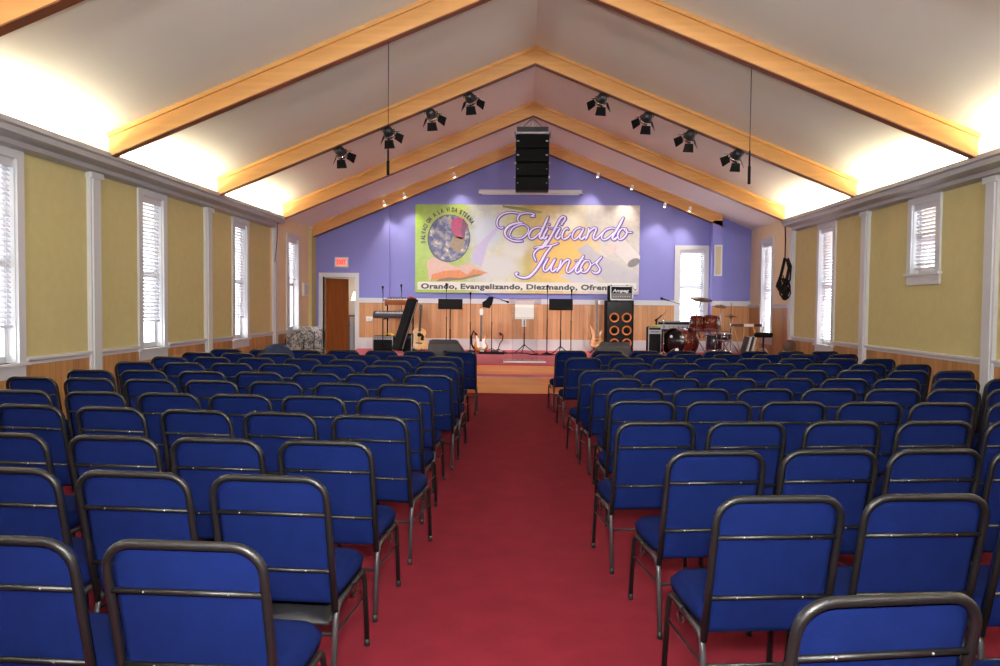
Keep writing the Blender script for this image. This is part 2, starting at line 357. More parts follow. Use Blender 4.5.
# windows with frames, sills, sashes and blinds
def window(frame, hw, z0, z1, idx, zb, tilt, label, mull=True, th=.16):
    """frame(a,u,z) gives points; a along wall (0 at the window centre), u into the room"""
    def bx(m, a0, a1, u0, u1, zz0, zz1):
        c = [frame(a0, u0, zz0), frame(a1, u0, zz0), frame(a1, u1, zz0), frame(a0, u1, zz0)]
        up = Vector((0, 0, zz1 - zz0)); m.add(c + [v + up for v in c], [(3, 2, 1, 0), (4, 5, 6, 7), (0, 1, 5, 4), (1, 2, 6, 5), (2, 3, 7, 6), (3, 0, 4, 7)])
    c = MB()
    bx(c, -hw - .11, -hw, 0, .03, z0, z1 + .1); bx(c, hw, hw + .11, 0, .03, z0, z1 + .1)
    bx(c, -hw, hw, 0, .03, z1, z1 + .1)
    for s in (-1, 1): bx(c, s * hw - .012, s * hw + .012, -th, 0, z0, z1)
    bx(c, -hw, hw, -th, 0, z1 - .012, z1 + .012)
    o = struct(c, 'window_%d' % idx, M['white'])
    m = MB(); bx(m, -hw - .14, hw + .14, -th, .06, z0 - .03, z0); m.build('window_sill', M['white'], o)
    m = MB(); bx(m, -hw - .11, hw + .11, 0, .025, z0 - .16, z0 - .03); m.build('window_apron', M['white'], o)
    s = MB(); u0, u1 = -.13, -.09; mid = (z0 + z1) / 2
    for a0, a1 in ((-hw + .01, -hw + .06), (hw - .06, hw - .01)): bx(s, a0, a1, u0, u1, z0, z1)
    for zz in ((z0, z0 + .07), (z1 - .06, z1), (mid - .03, mid + .03)): bx(s, -hw + .05, hw - .05, u0, u1, *zz)
    s.build('window_sash', M['sash'], o)
    g = MB(); bx(g, -hw + .05, hw - .05, -.115, -.11, z0 + .05, z1 - .05); g.build('window_pane', M['glass'], o)
    # blind
    t = thing('window_blind', label, 'blind', frame(0, -.045, z1 - .02), 'white slatted blinds in the windows')
    hd = MB(); bx(hd, -hw + .015, hw - .015, -.08, -.02, z1 - .07, z1 - .005); hd.build('head_rail', M['sash'], t)
    v = MB(); bx(v, -hw + .012, hw - .012, -.018, -.008, z1 - .09, z1 - .004); v.build('valance', M['slat'], t)
    sm = MB(); pitch = .052; n = int((z1 - .1 - zb - .04) / pitch); ca, sa = math.cos(tilt), math.sin(tilt); W = .026
    for i in range(n):
        zc = z1 - .11 - i * pitch; uc = -.05
        q = []
        for dz in (.0012, -.0012):
            for e in (-1, 1):
                for a in (-hw + .018, hw - .018): q.append(frame(a, uc + e * W * ca, zc + e * W * sa + dz))
        sm.add(q, [(0, 1, 3, 2), (4, 6, 7, 5), (0, 4, 5, 1), (2, 3, 7, 6), (0, 2, 6, 4), (1, 5, 7, 3)])
    sm.build('slats', M['slat'], t)
    ze = z1 - .11 - n * pitch
    b = MB(); bx(b, -hw + .018, hw - .018, -.07, -.03, ze - .012, ze + .012); b.build('bottom_rail', M['slat'], t)
    for a in (-hw * .6, hw * .6): MB().cyl(frame(a, -.02, z1 - .07), frame(a, -.02, ze), .0018, 4).build('ladder_cord', M['sash'], t)
ORD = ['first', 'second', 'third', 'fourth', 'fifth', 'sixth', 'seventh', 'eighth', 'ninth', 'tenth', 'eleventh', 'twelfth']
wi = 0
LLAB = ['behind the camera on the left wall, rearmost', 'on the left wall beside the rearmost chairs, out of frame', 'at the left edge of the photo, nearest window on the left wall', 'in the second window from the left edge', 'in the third window from the left edge, before the stage end', 'raised highest, in the narrow window beside the exit door']
RLAB = ['rearmost on the right wall, behind the camera', 'on the right wall beside the rearmost chairs, out of frame', 'on the right wall just outside the right edge', 'in the short high window on the right wall', 'in the tall right wall window before the hanging cables', 'in the tall window at the right end of the stage']
for lst, labs in ((WIN_L, LLAB), (WIN_R, RLAB)):
    for w, lb in zip(lst, labs):
        wi += 1; sd = w[0]
        fr = (lambda a, u, z, sd=sd, c=w[1]: sd.pt(c + a, u, z))
        window(fr, w[2], w[3], w[4], wi, w[5], math.radians(-50 if sd is LW else 40), 'white slatted blind ' + lb)
wi += 1
window(lambda a, u, z: Vector(((WX0 + WX1) / 2 + a, YB - u, z)), (WX1 - WX0) / 2, WZ0, WZ1, wi, WZ0 + .02, math.radians(42), 'wide white slatted blind in the purple wall behind the drums')

# ------------------------------------------------------------------ beams
def beam(y, idx, xe=None, xs=-4.93):
    w, h = .11, .30
    xf = (xr(y) - FU) if xe is None else xe
    m = MB(); t = MB(); e = MB()
    def seg(mb, x0, x1, y0, y1, d0, d1):   # d measured down from the roof
        mb.add([(x0, y0, roof(x0) - d0), (x1, y0, roof(x1) - d0), (x1, y1, roof(x1) - d0), (x0, y1, roof(x0) - d0),
                (x0, y0, roof(x0) - d1), (x1, y0, roof(x1) - d1), (x1, y1, roof(x1) - d1), (x0, y1, roof(x0) - d1)],
               [(0, 1, 2, 3), (4, 7, 6, 5), (0, 4, 5, 1), (1, 5, 6, 2), (2, 6, 7, 3), (3, 7, 4, 0)])
    for x0, x1 in ((XC, xs), (XC, xf)):
        seg(m, x0, x1, y, y + w, .0, .262)
    o = struct(m, 'trim_beam_%d' % idx, M['beamwood'])
    for x0, x1 in ((XC, xs), (XC, xf)):
        seg(t, x0, x1, y - .035, y, .0, .05)
    t.build('top_flange', M['beamwood'], o)
    for x0, x1 in ((XC, xs), (XC, xf)):
        seg(e, x0, x1, y - .004, y + w + .004, .262, .277)
    e.build('bottom_edge', M['beamdark'], o)
    b = MB()
    if xe is None: seg(b, xf, xr(y) - .0, y + .0, y + w, .0, .30)
    seg(b, xs, XL, y + .0, y + w, .0, .30)
    b.build('boxed_end', M['white'], o)
for i, y in enumerate((-.8, 2.5, 5.78, 8.95, 12.15, 15.45)): beam(y, i + 1)
beam(18.5, 7, xe=4.68, xs=-5.17)

# ------------------------------------------------------------------ stage
SH = .44
sm = MB().bb(-4.08, 4.9, 14.28, YB - .002, 0, SH - .02).bb(4.9, 5.44, 16.0, YB - .002, 0, SH - .02)
stage = thing('stage', 'low wooden stage with red carpet top across the end of the hall', 'stage', (0, 14.3, 0))
sm.build('platform', M['stagewood'], stage)
MB().bb(-4.08, 4.9, 14.25, YB - .002, SH - .02, SH).bb(4.9, 5.44, 16.0, YB - .002, SH - .02, SH).build('carpet', M['stagecarpet'], stage)
stp = thing('stage_step', 'wooden step with red tread at the foot of the stage', 'step', (0, 13.4, 0))
MB().bb(-2.3, 2.3, 13.37, 14.27, 0, .24).build('riser', M['stagewood'], stp)
MB().bb(-2.32, 2.32, 13.35, 13.72, .24, .262).build('nosing', M['stagewood'], stp)
MB().bb(-2.3, 2.3, 13.72, 14.27, .24, .26).build('tread_carpet', M['stagecarpet'], stp)

# ------------------------------------------------------------------ chairs
def bz(p, y0=-.174, y1=-.30, z0=.37, z1=.905):  # y of the back plane at height z
    return y0 + (y1 - y0) * (p - z0) / (z1 - z0)
def make_chair():
    root = thing('banquet_chair', 'chair', 'chair', (0, 0, 0), 'blue banquet chairs in rows')
    # seat cushion: domed waterfall pad
    NX, NY = 14, 14; hw = .226; y0, y1 = -.165, .315
    top, bot = [], []
    for j in range(NY + 1):
        for i in range(NX + 1):
            a = -1 + 2 * i / NX; b = -1 + 2 * j / NY
            ex = math.copysign(abs(a) ** .8, a); ey = math.copysign(abs(b) ** .8, b)
            # rounded corners in plan
            r = max(abs(ex), abs(ey)); q = (abs(ex) ** 7 + abs(ey) ** 7) ** (1 / 7)
            sc = r / q if q > 1e-6 else 1
            x = ex * sc * hw * (1 - .04 * (ey < 0) * abs(ey)); y = (y0 + y1) / 2 + ey * sc * (y1 - y0) / 2
            edge = min(1, (1 - r) / .22) if r < 1 else 0
            dome = math.sqrt(max(0, 1 - (1 - edge) ** 2))
            z = .418 + .036 * dome + .008 * (1 - a * a) * (1 - b * b) - .012 * max(0, b - .6)
            top.append((x, y, z)); bot.append((x * .965, (y0 + y1) / 2 + (y - (y0 + y1) / 2) * .965, .378 if r > .98 else .372))
    n = (NX + 1) * (NY + 1); m = MB(); fs = []
    for j in range(NY):
        for i in range(NX):
            a = j * (NX + 1) + i; fs.append((a, a + 1, a + NX + 2, a + NX + 1)); fs.append((n + a, n + a + NX + 1, n + a + NX + 2, n + a + 1))
    per = [i for i in range(NX + 1)] + [(j + 1) * (NX + 1) - 1 for j in range(1, NY + 1)] + [NY * (NX + 1) + i for i in range(NX - 1, -1, -1)] + [j * (NX + 1) for j in range(NY - 1, 0, -1)]
    for k in range(len(per)):
        a, b = per[k], per[(k + 1) % len(per)]; fs.append((a, n + a, n + b, b))
    m.add(top + bot, fs, True); m.build('seat', M['fabric'], root)
    # backrest pad, rounded top corners, between the tubes
    prof = []
    W, Z0, Z1, R = .209, .372, .882, .062
    prof = [(-W, Z0 + .01), (-W + .01, Z0), (W - .01, Z0), (W, Z0 + .01)]
    for k in range(7):
        a = k / 6 * PI / 2; prof.append((W - R + R * math.cos(a), Z1 - R + R * math.sin(a)))
    for k in range(7):
        a = PI / 2 + k / 6 * PI / 2; prof.append((-W + R + R * math.cos(a), Z1 - R + R * math.sin(a)))
    bm = MB(); rings = []
    cx, cz = 0, (Z0 + Z1) / 2
    for off, k in ((.004, .0), (.002, .90), (.008, .985), (.016, 1.0), (.038, 1.0), (.054, .97), (.064, .90), (.070, .0)):
        rings.append([(cx + (x - cx) * k, bz(cz + (z - cz) * k) + off, cz + (z - cz) * k) for x, z in prof])
    n = len(prof); vs = [v for r in rings for v in r]
    bm.add(vs, [(i * n + k, i * n + (k + 1) % n, (i + 1) * n + (k + 1) % n, (i + 1) * n + k) for i in range(len(rings) - 1) for k in range(n)], True)
    bm.build('backrest', M['fabric'], root)
    # tube frame round the back
    T = .0135; W = .221; R = .08; Z1 = .905 - T; pts = [(-W, bz(.345), .345), (-W, bz(.6), .6)]
    for k in range(7):
        a = PI - k / 6 * PI / 2; z = Z1 - R + R * math.sin(a); pts.append((-W + R + R * math.cos(a), bz(z), z))
    for k in range(7):
        a = PI / 2 - k / 6 * PI / 2; z = Z1 - R + R * math.sin(a); pts.append((W - R + R * math.cos(a), bz(z), z))
    pts += [(W, bz(.6), .6), (W, bz(.345), .345)]
    fr = MB().tube(pts, T, 10)
    fr.build('back_frame', M['tube'], root)
    for z in (.750, .517):
        c = MB().tube([(-W, bz(z) - .002, z), (W, bz(z) - .002, z)], .009, 8)
        cr = c.build('crossbar', M['tube'], root)
        sc = MB()
        for x in (-.12, .12): sc.ball((x, bz(z) - .011, z + .001), .004, 6)
        sc.build('screw', M['screw'], cr)
    # legs: each bends forward or back into the side rail under the seat
    for sx in (-1, 1):
        X = sx * .224
        rear = [(sx * .216, -.180, .012), (X, -.172, .31)]
        for k in range(1, 6):
            a = k / 5 * PI / 2; rear.append((X, -.165 + .055 * (1 - math.cos(a)), .315 + .05 * math.sin(a)))
        rear.append((X, .06, .368))
        lg = MB().tube(rear, .0115, 8).build('leg', M['legtube'], root); lg['label'] = 'rear chair leg, metal tube with flash reflection in its grey'
        MB().cyl((sx * .216, -.1805, 0), (sx * .216, -.179, .035), .0135, 8).build('foot_cap', M['foot'], lg)
        fr_ = [(sx * .228, .295, .012), (X, .264, .31)]
        for k in range(1, 6):
            a = k / 5 * PI / 2; fr_.append((X, .257 - .05 * (1 - math.cos(a)), .315 + .05 * math.sin(a)))
        fr_.append((X, .06, .368))
        lg = MB().tube(fr_, .0115, 8).build('leg', M['tube'], root)
        MB().cyl((sx * .228, .296, 0), (sx * .228, .293, .035), .0135, 8).build('foot_cap', M['foot'], lg)
        MB().tube([(X, -.172, .26), (X, .27, .24)], .0055, 6).build('side_stretcher', M['tube'], root)
        # ganging hooks under the side rail
        g = MB(); hk = []
        for k in range(14):
            a = k / 13 * 2.6 * PI; hk.append((sx * .234, .02 + .018 * math.cos(a) + k * .006, .334 + .016 * math.sin(a)))
        g.tube(hk, .0035, 5); g.build('ganging_hook', M['tube'], root)
    MB().tube([(-.224, -.174, .255), (.224, -.174, .255)], .0075, 8).build('rear_stretcher', M['tube'], root)
    u = MB().box((0, .09, .365), (.44, .03, .016)).box((0, -.10, .365), (.44, .03, .016)); u.build('seat_frame', M['black'], root)
    return root
LEFT = [(-0.0285, [(-0.913, 2.316), (-1.445, 2.331)]), (-0.0557, [(-0.943, 3.114), (-1.474, 3.141), (-2.005, 3.173)]), (-0.0488, [(-0.923, 3.852), (-1.451, 3.873), (-1.966, 3.895), (-2.532, 3.932)]), (-0.1101, [(-0.866, 4.686), (-1.417, 4.764), (-1.942, 4.811), (-2.503, 4.877), (-3.052, 4.931)]), (-0.0533, [(-0.916, 5.527), (-1.458, 5.577), (-1.99, 5.602), (-2.513, 5.624), (-3.057, 5.652), (-3.612, 5.678)]), (-0.0653, [(-0.949, 6.419), (-1.471, 6.448), (-2.028, 6.498), (-2.572, 6.528), (-3.101, 6.558), (-3.644, 6.6), (-4.161, 6.626)]), (-0.0212, [(-0.884, 7.284), (-1.428, 7.318), (-1.928, 7.308), (-2.476, 7.343), (-3.009, 7.34), (-3.576, 7.364), (-4.076, 7.347)]), (-0.0451, [(-0.893, 8.199), (-1.452, 8.23), (-2.001, 8.25), (-2.577, 8.299), (-3.1, 8.313), (-3.622, 8.321), (-4.16, 8.346)]), (-0.0691, [(-0.974, 8.962), (-1.505, 9.007), (-2.018, 9.032), (-2.555, 9.079), (-3.12, 9.126), (-3.664, 9.179), (-4.164, 9.156)]), (-0.0542, [(-0.983, 9.791), (-1.5, 9.808), (-2.025, 9.835), (-2.574, 9.881), (-3.149, 9.934), (-3.649, 9.941), (-4.153, 9.938)]), (0.0372, [(-0.907, 10.836), (-1.464, 10.823), (-1.988, 10.783), (-2.515, 10.754), (-3.045, 10.731), (-3.599, 10.736), (-4.136, 10.724)])]
RIGHT = [(0.1497, [(0.793, 2.032), (1.39, 2.12)]), (0.0979, [(0.859, 2.936), (1.389, 2.996), (1.901, 3.038)]), (0.1153, [(0.835, 3.748), (1.372, 3.819), (1.877, 3.879), (2.377, 3.925)]), (0.1063, [(0.712, 4.603), (1.234, 4.648), (1.798, 4.722), (2.345, 4.778), (2.884, 4.829)]), (0.0595, [(0.798, 5.562), (1.323, 5.586), (1.85, 5.624), (2.381, 5.655), (2.881, 5.67), (3.445, 5.725)]), (0.0848, [(0.861, 6.36), (1.383, 6.409), (1.909, 6.459), (2.434, 6.508), (2.953, 6.549), (3.453, 6.585), (3.962, 6.623)]), (0.1024, [(0.805, 7.186), (1.339, 7.257), (1.857, 7.302), (2.405, 7.375), (2.905, 7.397), (3.406, 7.449), (3.996, 7.538), (4.499, 7.569)]), (0.1331, [(0.737, 8.006), (1.289, 8.082), (1.819, 8.154), (2.346, 8.226), (2.881, 8.299), (3.442, 8.385), (3.988, 8.45), (4.496, 8.498)]), (0.1112, [(1.198, 9.002), (1.75, 9.07), (2.291, 9.114), (2.876, 9.197), (3.427, 9.265), (3.949, 9.303), (4.504, 9.371)]), (0.1205, [(0.696, 9.813), (1.243, 9.886), (1.789, 9.959), (2.31, 9.984), (2.856, 10.056), (3.41, 10.13), (4.013, 10.233), (4.518, 10.277)]), (0.1847, [(1.106, 10.573), (1.644, 10.673), (2.176, 10.755), (2.72, 10.856), (3.295, 10.963), (3.838, 11.08), (4.429, 11.195)]), (0.1429, [(0.625, 11.267), (1.158, 11.35), (1.699, 11.434), (2.238, 11.506), (2.787, 11.585), (3.335, 11.659), (3.896, 11.74), (4.426, 11.822)])]
chair0 = make_chair(); first = True
BACKN = ['nearest', 'second-nearest', 'third-nearest', 'fourth-nearest', 'fifth-nearest', 'sixth-nearest', 'seventh-nearest', 'eighth-nearest', 'ninth-nearest', 'tenth-nearest', 'second from front', 'front']
for side, rows in (('left', LEFT), ('right', RIGHT)):
    n = len(rows)
    for ri, (ang, row) in enumerate(rows):
        from_front = n - 1 - ri
        rn = ('the %s row counted from the camera' % ORD[ri]) if ri < 7 else ('the %s row counted from the stage' % ORD[from_front])
        for ci, (x, y) in enumerate(row):
            c = chair0 if first else copy_tree(chair0); first = False
            c.location = (x, y, 0); c.rotation_euler = (0, 0, ang + random.uniform(-.012, .012))
            c['label'] = 'blue chair, %s from the aisle, %s block, %s' % (ORD[ci], side, rn)
            c['group'] = 'blue banquet chairs in the %s block' % side

# ------------------------------------------------------------------ banner
BY = YB - .075
bl = P(415, 292.5, BY); tr = P(640, 205.5, BY)
bx0, bx1, bz0, bz1 = bl.x, tr.x, bl.z + .0, tr.z + .0
ban = thing('banner', 'wide printed vinyl banner with purple script on the purple wall', 'banner', ((bx0 + bx1) / 2, BY, bz0))
def ban_mat():
    m = mat('banner_print', (200, 200, 180), .35); nt = m.node_tree; b = nt.nodes['Principled BSDF']; N = nt.nodes.new; L = nt.links.new
    tc = N('ShaderNodeTexCoord'); sp = N('ShaderNodeSeparateXYZ'); L(tc.outputs['Object'], sp.inputs[0])
    ns = N('ShaderNodeTexNoise'); ns.inputs['Scale'].default_value = 1.3; ns.inputs['Detail'].default_value = 5; L(tc.outputs['Object'], ns.inputs['Vector'])
    mr = N('ShaderNodeMapRange'); mr.inputs[1].default_value = -2.7; mr.inputs[2].default_value = 2.7; L(sp.outputs[0], mr.inputs[0])
    ad = N('ShaderNodeMath'); ad.operation = 'MULTIPLY_ADD'; ad.inputs[1].default_value = .26; L(ns.outputs['Fac'], ad.inputs[0])
    sb = N('ShaderNodeMath'); sb.operation = 'SUBTRACT'; sb.inputs[1].default_value = .13; L(ad.outputs[0], sb.inputs[0]); L(mr.outputs[0], ad.inputs[2])
    cr = N('ShaderNodeValToRGB'); L(sb.outputs[0], cr.inputs[0]); e = cr.color_ramp.elements
    e[0].position = 0; e[0].color = sl((150, 184, 52)); e[1].position = 1; e[1].color = sl((196, 188, 182))
    for p, c in ((.22, (162, 180, 66)), (.28, (192, 196, 190)), (.34, (206, 206, 188)), (.44, (200, 196, 140)), (.50, (186, 170, 70)), (.56, (204, 174, 80)), (.70, (214, 196, 140)), (.80, (204, 198, 190))):
        q = e.new(p); q.color = sl(c)
    # fine texture
    n2 = N('ShaderNodeTexNoise'); n2.inputs['Scale'].default_value = 9; n2.inputs['Detail'].default_value = 6; L(tc.outputs['Object'], n2.inputs['Vector'])
    r2 = N('ShaderNodeMapRange'); r2.inputs[1].default_value = .3; r2.inputs[2].default_value = .7; r2.inputs[3].default_value = .90; r2.inputs[4].default_value = 1.12; L(n2.outputs['Fac'], r2.inputs[0])
    mx = N('ShaderNodeMix'); mx.data_type = 'RGBA'; mx.blend_type = 'MULTIPLY'; mx.inputs[0].default_value = 1; L(cr.outputs[0], mx.inputs[6]); L(r2.outputs[0], mx.inputs[7])
    def blob(prev, cx, cz, rx, rz, col, p0=.0, p1=.5):
        mp = N('ShaderNodeVectorMath'); mp.operation = 'SUBTRACT'; mp.inputs[1].default_value = (cx, 0, cz); L(tc.outputs['Object'], mp.inputs[0])
        sc = N('ShaderNodeVectorMath'); sc.operation = 'MULTIPLY'; sc.inputs[1].default_value = (1 / rx, 0, 1 / rz); L(mp.outputs[0], sc.inputs[0])
        wb = N('ShaderNodeVectorMath'); wb.operation = 'MULTIPLY_ADD'; wb.inputs[1].default_value = (.5, 0, .5); L(n2.outputs['Color'], wb.inputs[0]); L(sc.outputs[0], wb.inputs[2])
        wc = N('ShaderNodeVectorMath'); wc.operation = 'SUBTRACT'; wc.inputs[1].default_value = (.25, 0, .25); L(wb.outputs[0], wc.inputs[0])
        g = N('ShaderNodeTexGradient'); g.gradient_type = 'SPHERICAL'; L(wc.outputs[0], g.inputs[0])
        r = N('ShaderNodeMapRange'); r.inputs[1].default_value = p0; r.inputs[2].default_value = p1; L(g.outputs['Fac'], r.inputs[0])
        x = N('ShaderNodeMix'); x.data_type = 'RGBA'; x.inputs[7].default_value = sl(col); L(prev, x.inputs[6]); L(r.outputs[0], x.inputs[0]); return x.outputs[2]
    o = mx.outputs[2]
    o = blob(o, .95, .98, .95, .85, (242, 190, 62))
    o = blob(o, .95, 1.72, .5, .3, (246, 238, 214))
    o = blob(o, -.95, 1.5, .5, .5, (196, 206, 222))
    o = blob(o, -.25, 1.1, .5, .35, (214, 214, 206))
    o = blob(o, .05, .9, .2, .4, (186, 164, 80), .1, .9)
    o = blob(o, -.7, .65, .7, .4, (206, 206, 204))
    L(o, b.inputs['Base Color']); return m
MB().bb(bx0, bx1, BY - .004, BY + .004, bz0, bz1).build('sheet', ban_mat(), ban)
pxm = (bx1 - bx0) / 225.0
def bp(px, py, d=0):     # banner print coordinates (px across, px down from its top left)
    return Vector((bx0 + (px - 415) * pxm, BY - .0045 - d, bz1 - (py - 205.5) * pxm))
def bpoly(name, pts, mt, d=.001, parent=ban):
    m = MB(); n = len(pts); a = [bp(x, y, d) for x, y in pts]; b = [v + Vector((0, .0012, 0)) for v in a]
    m.add(a + b, [tuple(range(n)), tuple(range(2 * n - 1, n - 1, -1))] + [(i, (i + 1) % n, n + (i + 1) % n, n + i) for i in range(n)])
    return m.build(name, mt, parent)
pr = lambda n, c, **k: mat('print_' + n, c, .4, **k)
# paper rolls at the right
bpoly('printed_roll', [(578, 250), (588, 243), (600, 254), (640, 274), (640, 292), (612, 288)], pr('roll_grey', (192, 188, 196), var=.06, vscale=5), .0008)
bpoly('printed_roll', [(607, 243), (622, 236), (641, 256), (640, 262), (628, 264)], pr('roll_white', (222, 214, 212), var=.05, vscale=5), .001)
bpoly('printed_roll', [(560, 276), (580, 272), (612, 288), (604, 293), (586, 288)], pr('roll_lilac', (206, 204, 214), var=.05, vscale=5), .001)
el = lambda cx, cy, rx, ry, t, n=24: [(cx + rx * math.cos(2 * PI * k / n) * math.cos(t) - ry * math.sin(2 * PI * k / n) * math.sin(t), cy + rx * math.cos(2 * PI * k / n) * math.sin(t) + ry * math.sin(2 * PI * k / n) * math.cos(t)) for k in range(n)]
bpoly('roll_end', el(634.5, 262.5, 6.5, 3.8, -.5), pr('roll_dark', (120, 112, 112), var=.15, vscale=20), .0016)
bpoly('printed_roll', el(611, 249, 6.5, 5, -.4), pr('roll_pink', (222, 200, 194), var=.1, vscale=9), .0018)
# lavender beam behind the globe
bpoly('light_ray', [(474, 250), (496, 228), (499, 230), (489, 243), (482, 268), (472, 262)], pr('ray_lilac', (196, 186, 224), var=.04, vscale=7), .0008)
bpoly('leaf_print', [(503, 206), (522, 208), (543, 212), (541, 214), (520, 211), (503, 208)], pr('olive', (134, 132, 60), var=.1), .0008)
# open book
bpoly('printed_book', [(427, 262), (433, 258), (456, 268), (470, 264), (489, 274), (474, 276), (462, 280), (446, 279), (429, 282)], pr('page', (214, 176, 162), var=.05, vscale=10), .001)
bpoly('book_edge', [(432, 276), (445, 272), (460, 271), (468, 276), (474, 270), (489, 274), (474, 276.5), (462, 280), (448, 279), (431, 282)], pr('page_edge', (214, 128, 62), var=.1, vscale=14), .0016)
bpoly('book_shadow', [(440, 280.2), (450, 278.6), (461, 279.4), (475, 275.6), (485, 275.3), (476, 278), (462, 281.2), (436, 283)], pr('book_shade', (128, 98, 64)), .002)
# globe
def globe_mat():
    m = mat('print_globe', (80, 84, 140), .4); nt = m.node_tree; b = nt.nodes['Principled BSDF']; N = nt.nodes.new; L = nt.links.new
    tc = N('ShaderNodeTexCoord'); ns = N('ShaderNodeTexNoise'); ns.inputs['Scale'].default_value = 7; ns.inputs['Detail'].default_value = 7; ns.inputs['Distortion'].default_value = .6
    L(tc.outputs['Object'], ns.inputs['Vector']); cr = N('ShaderNodeValToRGB'); L(ns.outputs['Fac'], cr.inputs[0]); e = cr.color_ramp.elements
    e[0].position = .35; e[0].color = sl((52, 56, 100)); e[1].position = .68; e[1].color = sl((214, 214, 220))
    q = e.new(.47); q.color = sl((82, 86, 138)); q = e.new(.54); q.color = sl((130, 134, 160)); q = e.new(.60); q.color = sl((160, 140, 110))
    L(cr.outputs[0], b.inputs['Base Color']); return m
GC = (449, 239.5)
bpoly('globe_rim', el(GC[0], GC[1], 21.6, 24.0, .1, 36), pr('rim', (56, 60, 84)), .0014)
bpoly('printed_globe', el(GC[0] + .2, GC[1] - .3, 20.4, 23, .1, 36), globe_mat(), .0026)
bpoly('globe_land', [(453, 237), (461, 238), (466, 243), (463, 249), (459, 254), (454, 252), (450, 246)], pr('land', (150, 128, 98), var=.2, vscale=20), .0038)
bpoly('magenta_continent', [(453, 220), (459, 218), (464, 220), (468.5, 226), (466, 230), (465, 236), (463, 241), (456, 238), (452, 232), (451, 225)], pr('magenta', (180, 32, 100), var=.2, vscale=12), .0038)
bpoly('purple_continent', [(463, 219.5), (468.6, 226), (466, 231), (464.5, 241), (461, 234), (462, 226)], pr('plum', (112, 32, 84), var=.1), .0050)
bpoly('caption_strip', [(417.5, 283.2), (637.5, 282.8), (637.5, 291.3), (417.5, 291.3)], pr('strip', (222, 220, 212)), .0014)

def font_part(name, txt, size, mt, parent, place, bold=0, width=None, extrude=.0006, space=1):
    """built-in font text as a mesh; place(x,y,z)->world"""
    cu = bpy.data.curves.new(name, 'FONT'); cu.body = txt; cu.size = size; cu.offset = bold; cu.extrude = extrude; cu.space_character = space; cu.resolution_u = 3
    to = bpy.data.objects.new(name, cu); COL.objects.link(to)
    dg = bpy.context.evaluated_depsgraph_get(); me = bpy.data.meshes.new_from_object(to.evaluated_get(dg))
    COL.objects.unlink(to); bpy.data.objects.remove(to); bpy.data.curves.remove(cu)
    xs = [v.co.x for v in me.vertices]; x0, x1 = min(xs), max(xs); k = (width / (x1 - x0)) if width else 1
    off = Vector((0, 0, 0)); q = parent
    while q is not None: off = off + q.location; q = q.parent
    for v in me.vertices: v.co = place((v.co.x - x0) * k, v.co.y, v.co.z) - off
    me.materials.append(mt); o = bpy.data.objects.new(name, me); COL.objects.link(o); o.parent = parent; return o
ink = pr('caption_ink', (46, 46, 50))
base = bp(421, 290.0, .004)
font_part('caption_lettering', 'Orando, Evangelizando, Diezmando, Ofrendando.', .172, ink, ban, lambda x, y, z: base + Vector((x, -z, y)), bold=.0075, width=216.5 * pxm, space=1.06)
# arched lettering over the globe
arc = 'SALVACION A LA VIDA ETERNA'
n = len(arc)
am = MB()
for i, ch in enumerate(arc):
    if ch == ' ': continue
    t = math.radians(188 - (188 - 36) * i / (n - 1)); ca, sa = math.cos(t), math.sin(t)
    px_, py_ = GC[0] + 1 + 25.2 * ca, GC[1] - 27 * sa
    o_ = bp(px_, py_, .003); tx, tz = sa, -ca * 1.0
    font_part('arched_letter', ch, .14, pr('arc_ink', (62, 58, 30)) if i == 0 else bpy.data.materials['print_arc_ink'], ban,
              lambda x, y, z, o_=o_, ca=ca, sa=sa: o_ + Vector(((x * .62 - .02) * sa + y * ca, -z, -(x * .62 - .02) * ca + y * sa)), bold=.009)
# script lettering
def crom(pts, k=8):
    if len(pts) < 3: return pts
    q = [pts[0]] + list(pts) + [pts[-1]]; out = []
    for i in range(1, len(q) - 2):
        p0, p1, p2, p3 = q[i - 1:i + 3]
        for j in range(k):
            t = j / k
            out.append(tuple(.5 * (2 * p1[a] + (p2[a] - p0[a]) * t + (2 * p0[a] - 5 * p1[a] + 4 * p2[a] - p3[a]) * t * t + (3 * p1[a] - p0[a] - 3 * p2[a] + p3[a]) * t ** 3) for a in (0, 1)))
    out.append(tuple(pts[-1])); return out
STR = []
def stk(sc, ox, oy, pts, w=1.0): STR.append((crom([(ox + x / sc, oy + y / sc) for x, y in pts]), w))
A = (12.11, 490, 200); B = (11.76, 560, 200); C5 = (11.1, 490, 240); D6 = (10.25, 560, 240)
stk(*A, [(165, 335), (140, 350), (100, 330), (88, 280), (110, 220), (170, 175), (250, 158), (330, 165), (370, 178)], 1)
stk(*A, [(545, 205), (500, 205), (540, 180), (480, 165), (410, 168), (360, 190), (340, 230), (350, 268), (395, 285)], 1)
stk(*A, [(395, 285), (320, 290), (240, 320), (190, 380), (195, 440), (240, 480), (310, 505), (400, 505)], 1.5)
stk(*A, [(260, 470), (245, 420), (280, 350), (350, 312), (420, 305), (470, 345), (460, 410), (400, 465), (330, 478), (260, 460)], .8)
stk(*A, [(655, 350), (595, 335), (520, 360), (478, 425), (495, 475), (550, 460), (645, 365)], 1)
stk(*A, [(708, 212), (660, 320), (610, 440), (625, 475), (665, 440)], 1.5)
stk(*A, [(705, 345), (655, 440), (668, 475), (705, 440)], 1.3); stk(*A, [(722, 298), (724, 304)], 1.6)
stk(*A, [(870, 300), (915, 230), (895, 205), (850, 240), (790, 360), (720, 490), (660, 570), (625, 590)], 1.4)
stk(*A, [(740, 350), (850, 335)], .7)
stk(*A, [(855, 345), (805, 440), (822, 475), (860, 440)], 1.3); stk(*A, [(876, 298), (878, 304)], 1.6)
